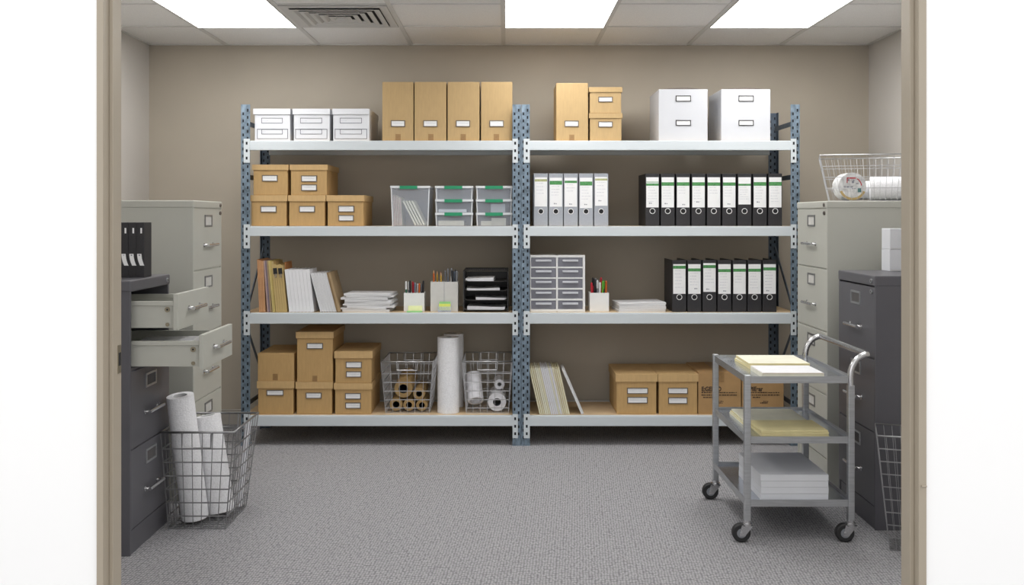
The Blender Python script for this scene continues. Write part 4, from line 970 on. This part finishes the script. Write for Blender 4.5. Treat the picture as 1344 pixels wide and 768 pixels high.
# the two pulled-out pale drawers (parts of the left dark cabinet)
for (fxw, z0, z1, zs) in ((-1.333, 0.907, 1.054, 1.024), (-1.228, 0.7495, 0.888, 0.862)):
    f = fxw + 1.513; w = 0.45
    ya, yb = 3.913 - 4.105, 4.33 - 4.105 - 0.006
    d = MB().box(f - 0.018, f, ya, yb, z0, z1)
    L = 0.42
    d.box(f - 0.018 - L, f - 0.018, ya + 0.014, ya + 0.018, z0 + 0.008, zs).box(f - 0.018 - L, f - 0.018, yb - 0.028, yb - 0.024, z0 + 0.008, zs)
    d.box(f - 0.018 - L, f - 0.018, ya + 0.018, yb - 0.028, z0 + 0.008, z0 + 0.011)
    d.box(f - 0.022 - L, f - 0.018 - L, ya + 0.014, yb - 0.024, z0 + 0.008, zs)
    d.box(f - 0.018 - L, f - 0.018, ya + 0.009, ya + 0.022, zs - 0.018, zs).box(f - 0.018 - L, f - 0.018, yb - 0.030, yb - 0.02, zs - 0.018, zs)
    dr = d.build('drawer', 'beige', gcl, bevel=0.002)
    dr['label'] = 'pale pulled-out drawer'
    o = handle(dr, (ya + yb) / 2, (z0 + z1) / 2 + 0.005); o.location.x = f
    rl = MB()
    rl.tube([(f - 0.045, ya + 0.008, zs - 0.034), (f - 0.045, ya + 0.0145, zs - 0.034)], 0.011, 14).tube([(f - 0.045, ya + 0.0075, zs - 0.034), (f - 0.045, ya + 0.009, zs - 0.034)], 0.004, 10, mi=1)
    rl.tube([(f - 0.045, ya + 0.009, z0 + 0.022), (f - 0.045, ya + 0.0145, z0 + 0.022)], 0.008, 14)
    rl.box(f - 0.05, f - 0.032, ya + 0.0125, ya + 0.0145, z0 + 0.015, zs - 0.02, 2)
    rl.build('drawer_roller', ['brass', 'black', 'beige'], dr)
flat('paper_stack', 'white papers lying inside the lower pulled-out drawer', 'papers', -1.56, -1.335, 3.95, 4.24, 0.762, 0.842, ['paper', 'paper_edge'], None, 0.10)
# white reams on the right dark cabinet
for k in range(2):
    z0 = 1.1105 + k * 0.1035
    t = thing('paper_ream', ['white paper box on right dark cabinet beside the door frame, lower', 'white paper box on right dark cabinet beside the door frame, upper'][k], 'paper box', (1.90, 4.60, z0), 0.0 if k == 0 else 0.012, 'white paper boxes')
    MB().box(-0.088 + .001 * k, 0.09, -0.05, 0.05, 0, 0.103 if k == 0 else 0.098).build('wrapper', 'whitebox', t, bevel=0.002)
    MB().box(-0.086, 0.088, -0.0506, -0.05, 0.002, 0.008).build('wrapper_fold', 'paper_edge', t)

# ------------------------------------------------------------------ trolley
XA, XBt, YA, YBt = 1.016, 1.452, 4.06, 4.672
t = thing('service_trolley', 'three-shelf steel trolley on castors with papers on every shelf', 'trolley', ((XA + XBt) / 2, (YA + YBt) / 2, 0))
ox, oy = (XA + XBt) / 2, (YA + YBt) / 2
hx, hy = (XBt - XA) / 2, (YBt - YA) / 2
pr = 0.0135
for sx, sy in ((-1, -1), (-1, 1)):
    MB().box(sx * hx - pr, sx * hx + pr, sy * hy - pr, sy * hy + pr, 0.088, 0.702).build('post', 'steel', t, bevel=0.003)
m = MB()
for sy in (-1, 1):
    MB().box(hx - pr, hx + pr, sy * hy - pr, sy * hy + pr, 0.088, 0.66).build('post', 'steel', t, bevel=0.003)
y0, y1 = -hy, hy
path = []
def arc(y):
    pts = [(hx, y, 0.655), (hx, y, 0.70)]
    for k in range(1, 8):
        a = math.pi / 2 * k / 7
        pts.append((hx + 0.075 * (1 - math.cos(a)) , y, 0.70 + 0.088 * math.sin(a)))
    return pts
A = arc(y0); B_ = arc(y1)
A[-1] = (A[-1][0] - 0.006, A[-1][1], A[-1][2]); B_[-1] = (B_[-1][0] - 0.006, B_[-1][1], B_[-1][2])
corner = [(hx + 0.073, y0 + 0.008, 0.788), (hx + 0.075, y0 + 0.02, 0.788)]
corner2 = [(hx + 0.075, y1 - 0.02, 0.788), (hx + 0.073, y1 - 0.008, 0.788)]
MB().tube(A + corner + corner2 + B_[::-1], 0.0135, 12).build('push_handle', 'chrome', t)
for zt, zb in ((0.697, 0.668), (0.444, 0.415), (0.178, 0.149)):
    s_ = MB(); X, Y_ = hx + 0.012, hy + 0.012; q = 0.003
    xi, yi = hx - pr, hy - pr
    s_.box(-xi, xi, -Y_ + 0.004, -Y_ + 0.004 + q, zb, zt).box(-xi, xi, Y_ - 0.004 - q, Y_ - 0.004, zb, zt)
    s_.box(-X + 0.004, -X + 0.004 + q, -yi, yi, zb, zt).box(X - 0.004 - q, X - 0.004, -yi, yi, zb, zt)
    s_.box(-X + 0.007, X - 0.007, -yi, yi, zt - 0.014, zt - 0.012, 1).box(-xi, xi, -Y_ + 0.007, Y_ - 0.007, zt - 0.0139, zt - 0.0119, 1)
    s_.build('shelf', ['steel', 'tray'], t)
cz = 0.039
for k, (sx, sy) in enumerate(((-1, -1), (1, -1), (-1, 1), (1, 1))):
    px_, py_ = sx * hx, sy * hy
    c = MB()
    c.tube([(px_, py_, 0.076), (px_, py_, 0.092)], 0.0165, 16).tube([(px_, py_, 0.071), (px_, py_, 0.079)], 0.022, 16)
    wx = px_ - 0.026
    for s2 in (-1, 1):
        yq = py_ + s2 * 0.0165
        c.hexa([(wx - 0.011, yq - 0.0015, cz - 0.012), (wx + 0.013, yq - 0.0015, cz - 0.012), (wx + 0.013, yq + 0.0015, cz - 0.012), (wx - 0.011, yq + 0.0015, cz - 0.012), (px_ - 0.026, yq - 0.0015, 0.073), (px_ + 0.024, yq - 0.0015, 0.073), (px_ + 0.024, yq + 0.0015, 0.073), (px_ - 0.026, yq + 0.0015, 0.073)])
    c.box(px_ - 0.020, px_ + 0.020, py_ - 0.018, py_ + 0.018, 0.070, 0.0735)
    c.tube([(wx, py_ - 0.021, cz), (wx, py_ + 0.021, cz)], 0.006, 10)
    co = c.build('caster_fork', 'chrome', t)
    wm = MB().tube([(wx, py_ - 0.0145, cz), (wx, py_ - 0.011, cz), (wx, py_ + 0.011, cz), (wx, py_ + 0.0145, cz)], [0.034, cz - 0.0005, cz - 0.0005, 0.034], 28)
    wm.tube([(wx, py_ - 0.0152, cz), (wx, py_ + 0.0152, cz)], 0.02, 20, mi=1)
    wm.build('wheel', ['rubber', 'pen_grey'], co)
# what lies on it
ZT = 0.697 - 0.0115
sheaf('file_folder', 'white-topped folder on the trolley top shelf, nearest the viewer', 'folder', 1.218, 4.185, ZT, 0.262, 0.20, 0.019, 0.0, ['paper', 'cream_pale'], 'folders on the trolley top', 0.001, random.Random(1))
flat('file_folder', 'thin peach folder under the white-topped one on the trolley', 'folder', 1.090, 1.346, 4.083, 4.287, ZT + 0.0192, ZT + 0.0212, ['paper', 'peach'], 'folders on the trolley top', 0.0)
for k in range(2):
    sheaf('file_folder', ['pale cream folder lying at the back of the trolley top, lower', 'pale cream folder lying at the back of the trolley top, upper'][k], 'folder', 1.226 + 0.003 * k, 4.455, ZT + k * 0.0125, 0.272, 0.26, 0.0118, (0.02, -0.01)[k], ['cream_pale', 'cream'], 'folders on the trolley top', 0.0, random.Random(2 + k))
ZM = 0.444 - 0.0115
for k in range(4):
    sheaf('file_folder', 'cream folder on the middle trolley shelf, %s from the bottom of the front pile' % ORD[k], 'folder', 1.225 + (0.004, 0, 0.003, -0.002, 0.001)[k], 4.19, ZM + k * 0.0076, 0.284, 0.21, 0.0066, (0.0, 0.012, -0.01, 0.008, 0.0)[k], ['cream', 'cream'], 'cream folders on the middle trolley shelf', 0.0, random.Random(4))
for k in range(3):
    sheaf('file_folder', 'cream folder on the middle trolley shelf, %s from the bottom of the rear pile' % ORD[k], 'folder', 1.205 + 0.004 * k, 4.455, ZM + k * 0.0076, 0.284, 0.26, 0.0062, (0.0, 0.012, -0.012)[k], ['cream' if k < 2 else 'cream_pale', 'cream_pale'], 'cream folders on the middle trolley shelf', 0.0, random.Random(5))
ZL = 0.178 - 0.0115
for k in range(4):
    x0, x1 = 1.081, 1.368
    flat('paper_ream', 'thick white paper ream on the lowest trolley shelf, %s from the bottom' % ORD[k], 'paper ream', x0 + (0, .001, .002, 0)[k], x1 + (0, .001, 0, .001)[k], 4.09, 4.475, ZL + k * 0.0268, ZL + k * 0.0268 + 0.0258, ['whitebox', 'whitebox'], 'paper reams on the trolley', 0.0)

# ------------------------------------------------------------------ light and camera
w_ = bpy.data.worlds.new('hall_light'); bpy.context.scene.world = w_; w_.use_nodes = True
bg = w_.node_tree.nodes['Background']; bg.inputs['Color'].default_value = (1.0, 0.995, 0.985, 1); bg.inputs['Strength'].default_value = 1.5
cam_d = bpy.data.cameras.new('camera'); cam = bpy.data.objects.new('camera', cam_d); C.objects.link(cam)
cam.location = (0, 0, EYE); cam.rotation_euler = (math.pi / 2, 0, 0)
cam_d.sensor_fit = 'HORIZONTAL'; cam_d.sensor_width = 36.0; cam_d.lens = 36.0 * F / 1344
cam_d.shift_x = (672 - CX) / 1344; cam_d.shift_y = -(384 - CY) / 1344
cam_d.clip_start = 0.05
sc = bpy.context.scene
sc.camera = cam
sc.view_settings.view_transform = 'Standard'; sc.view_settings.look = 'None'
sc.view_settings.exposure = 0.0
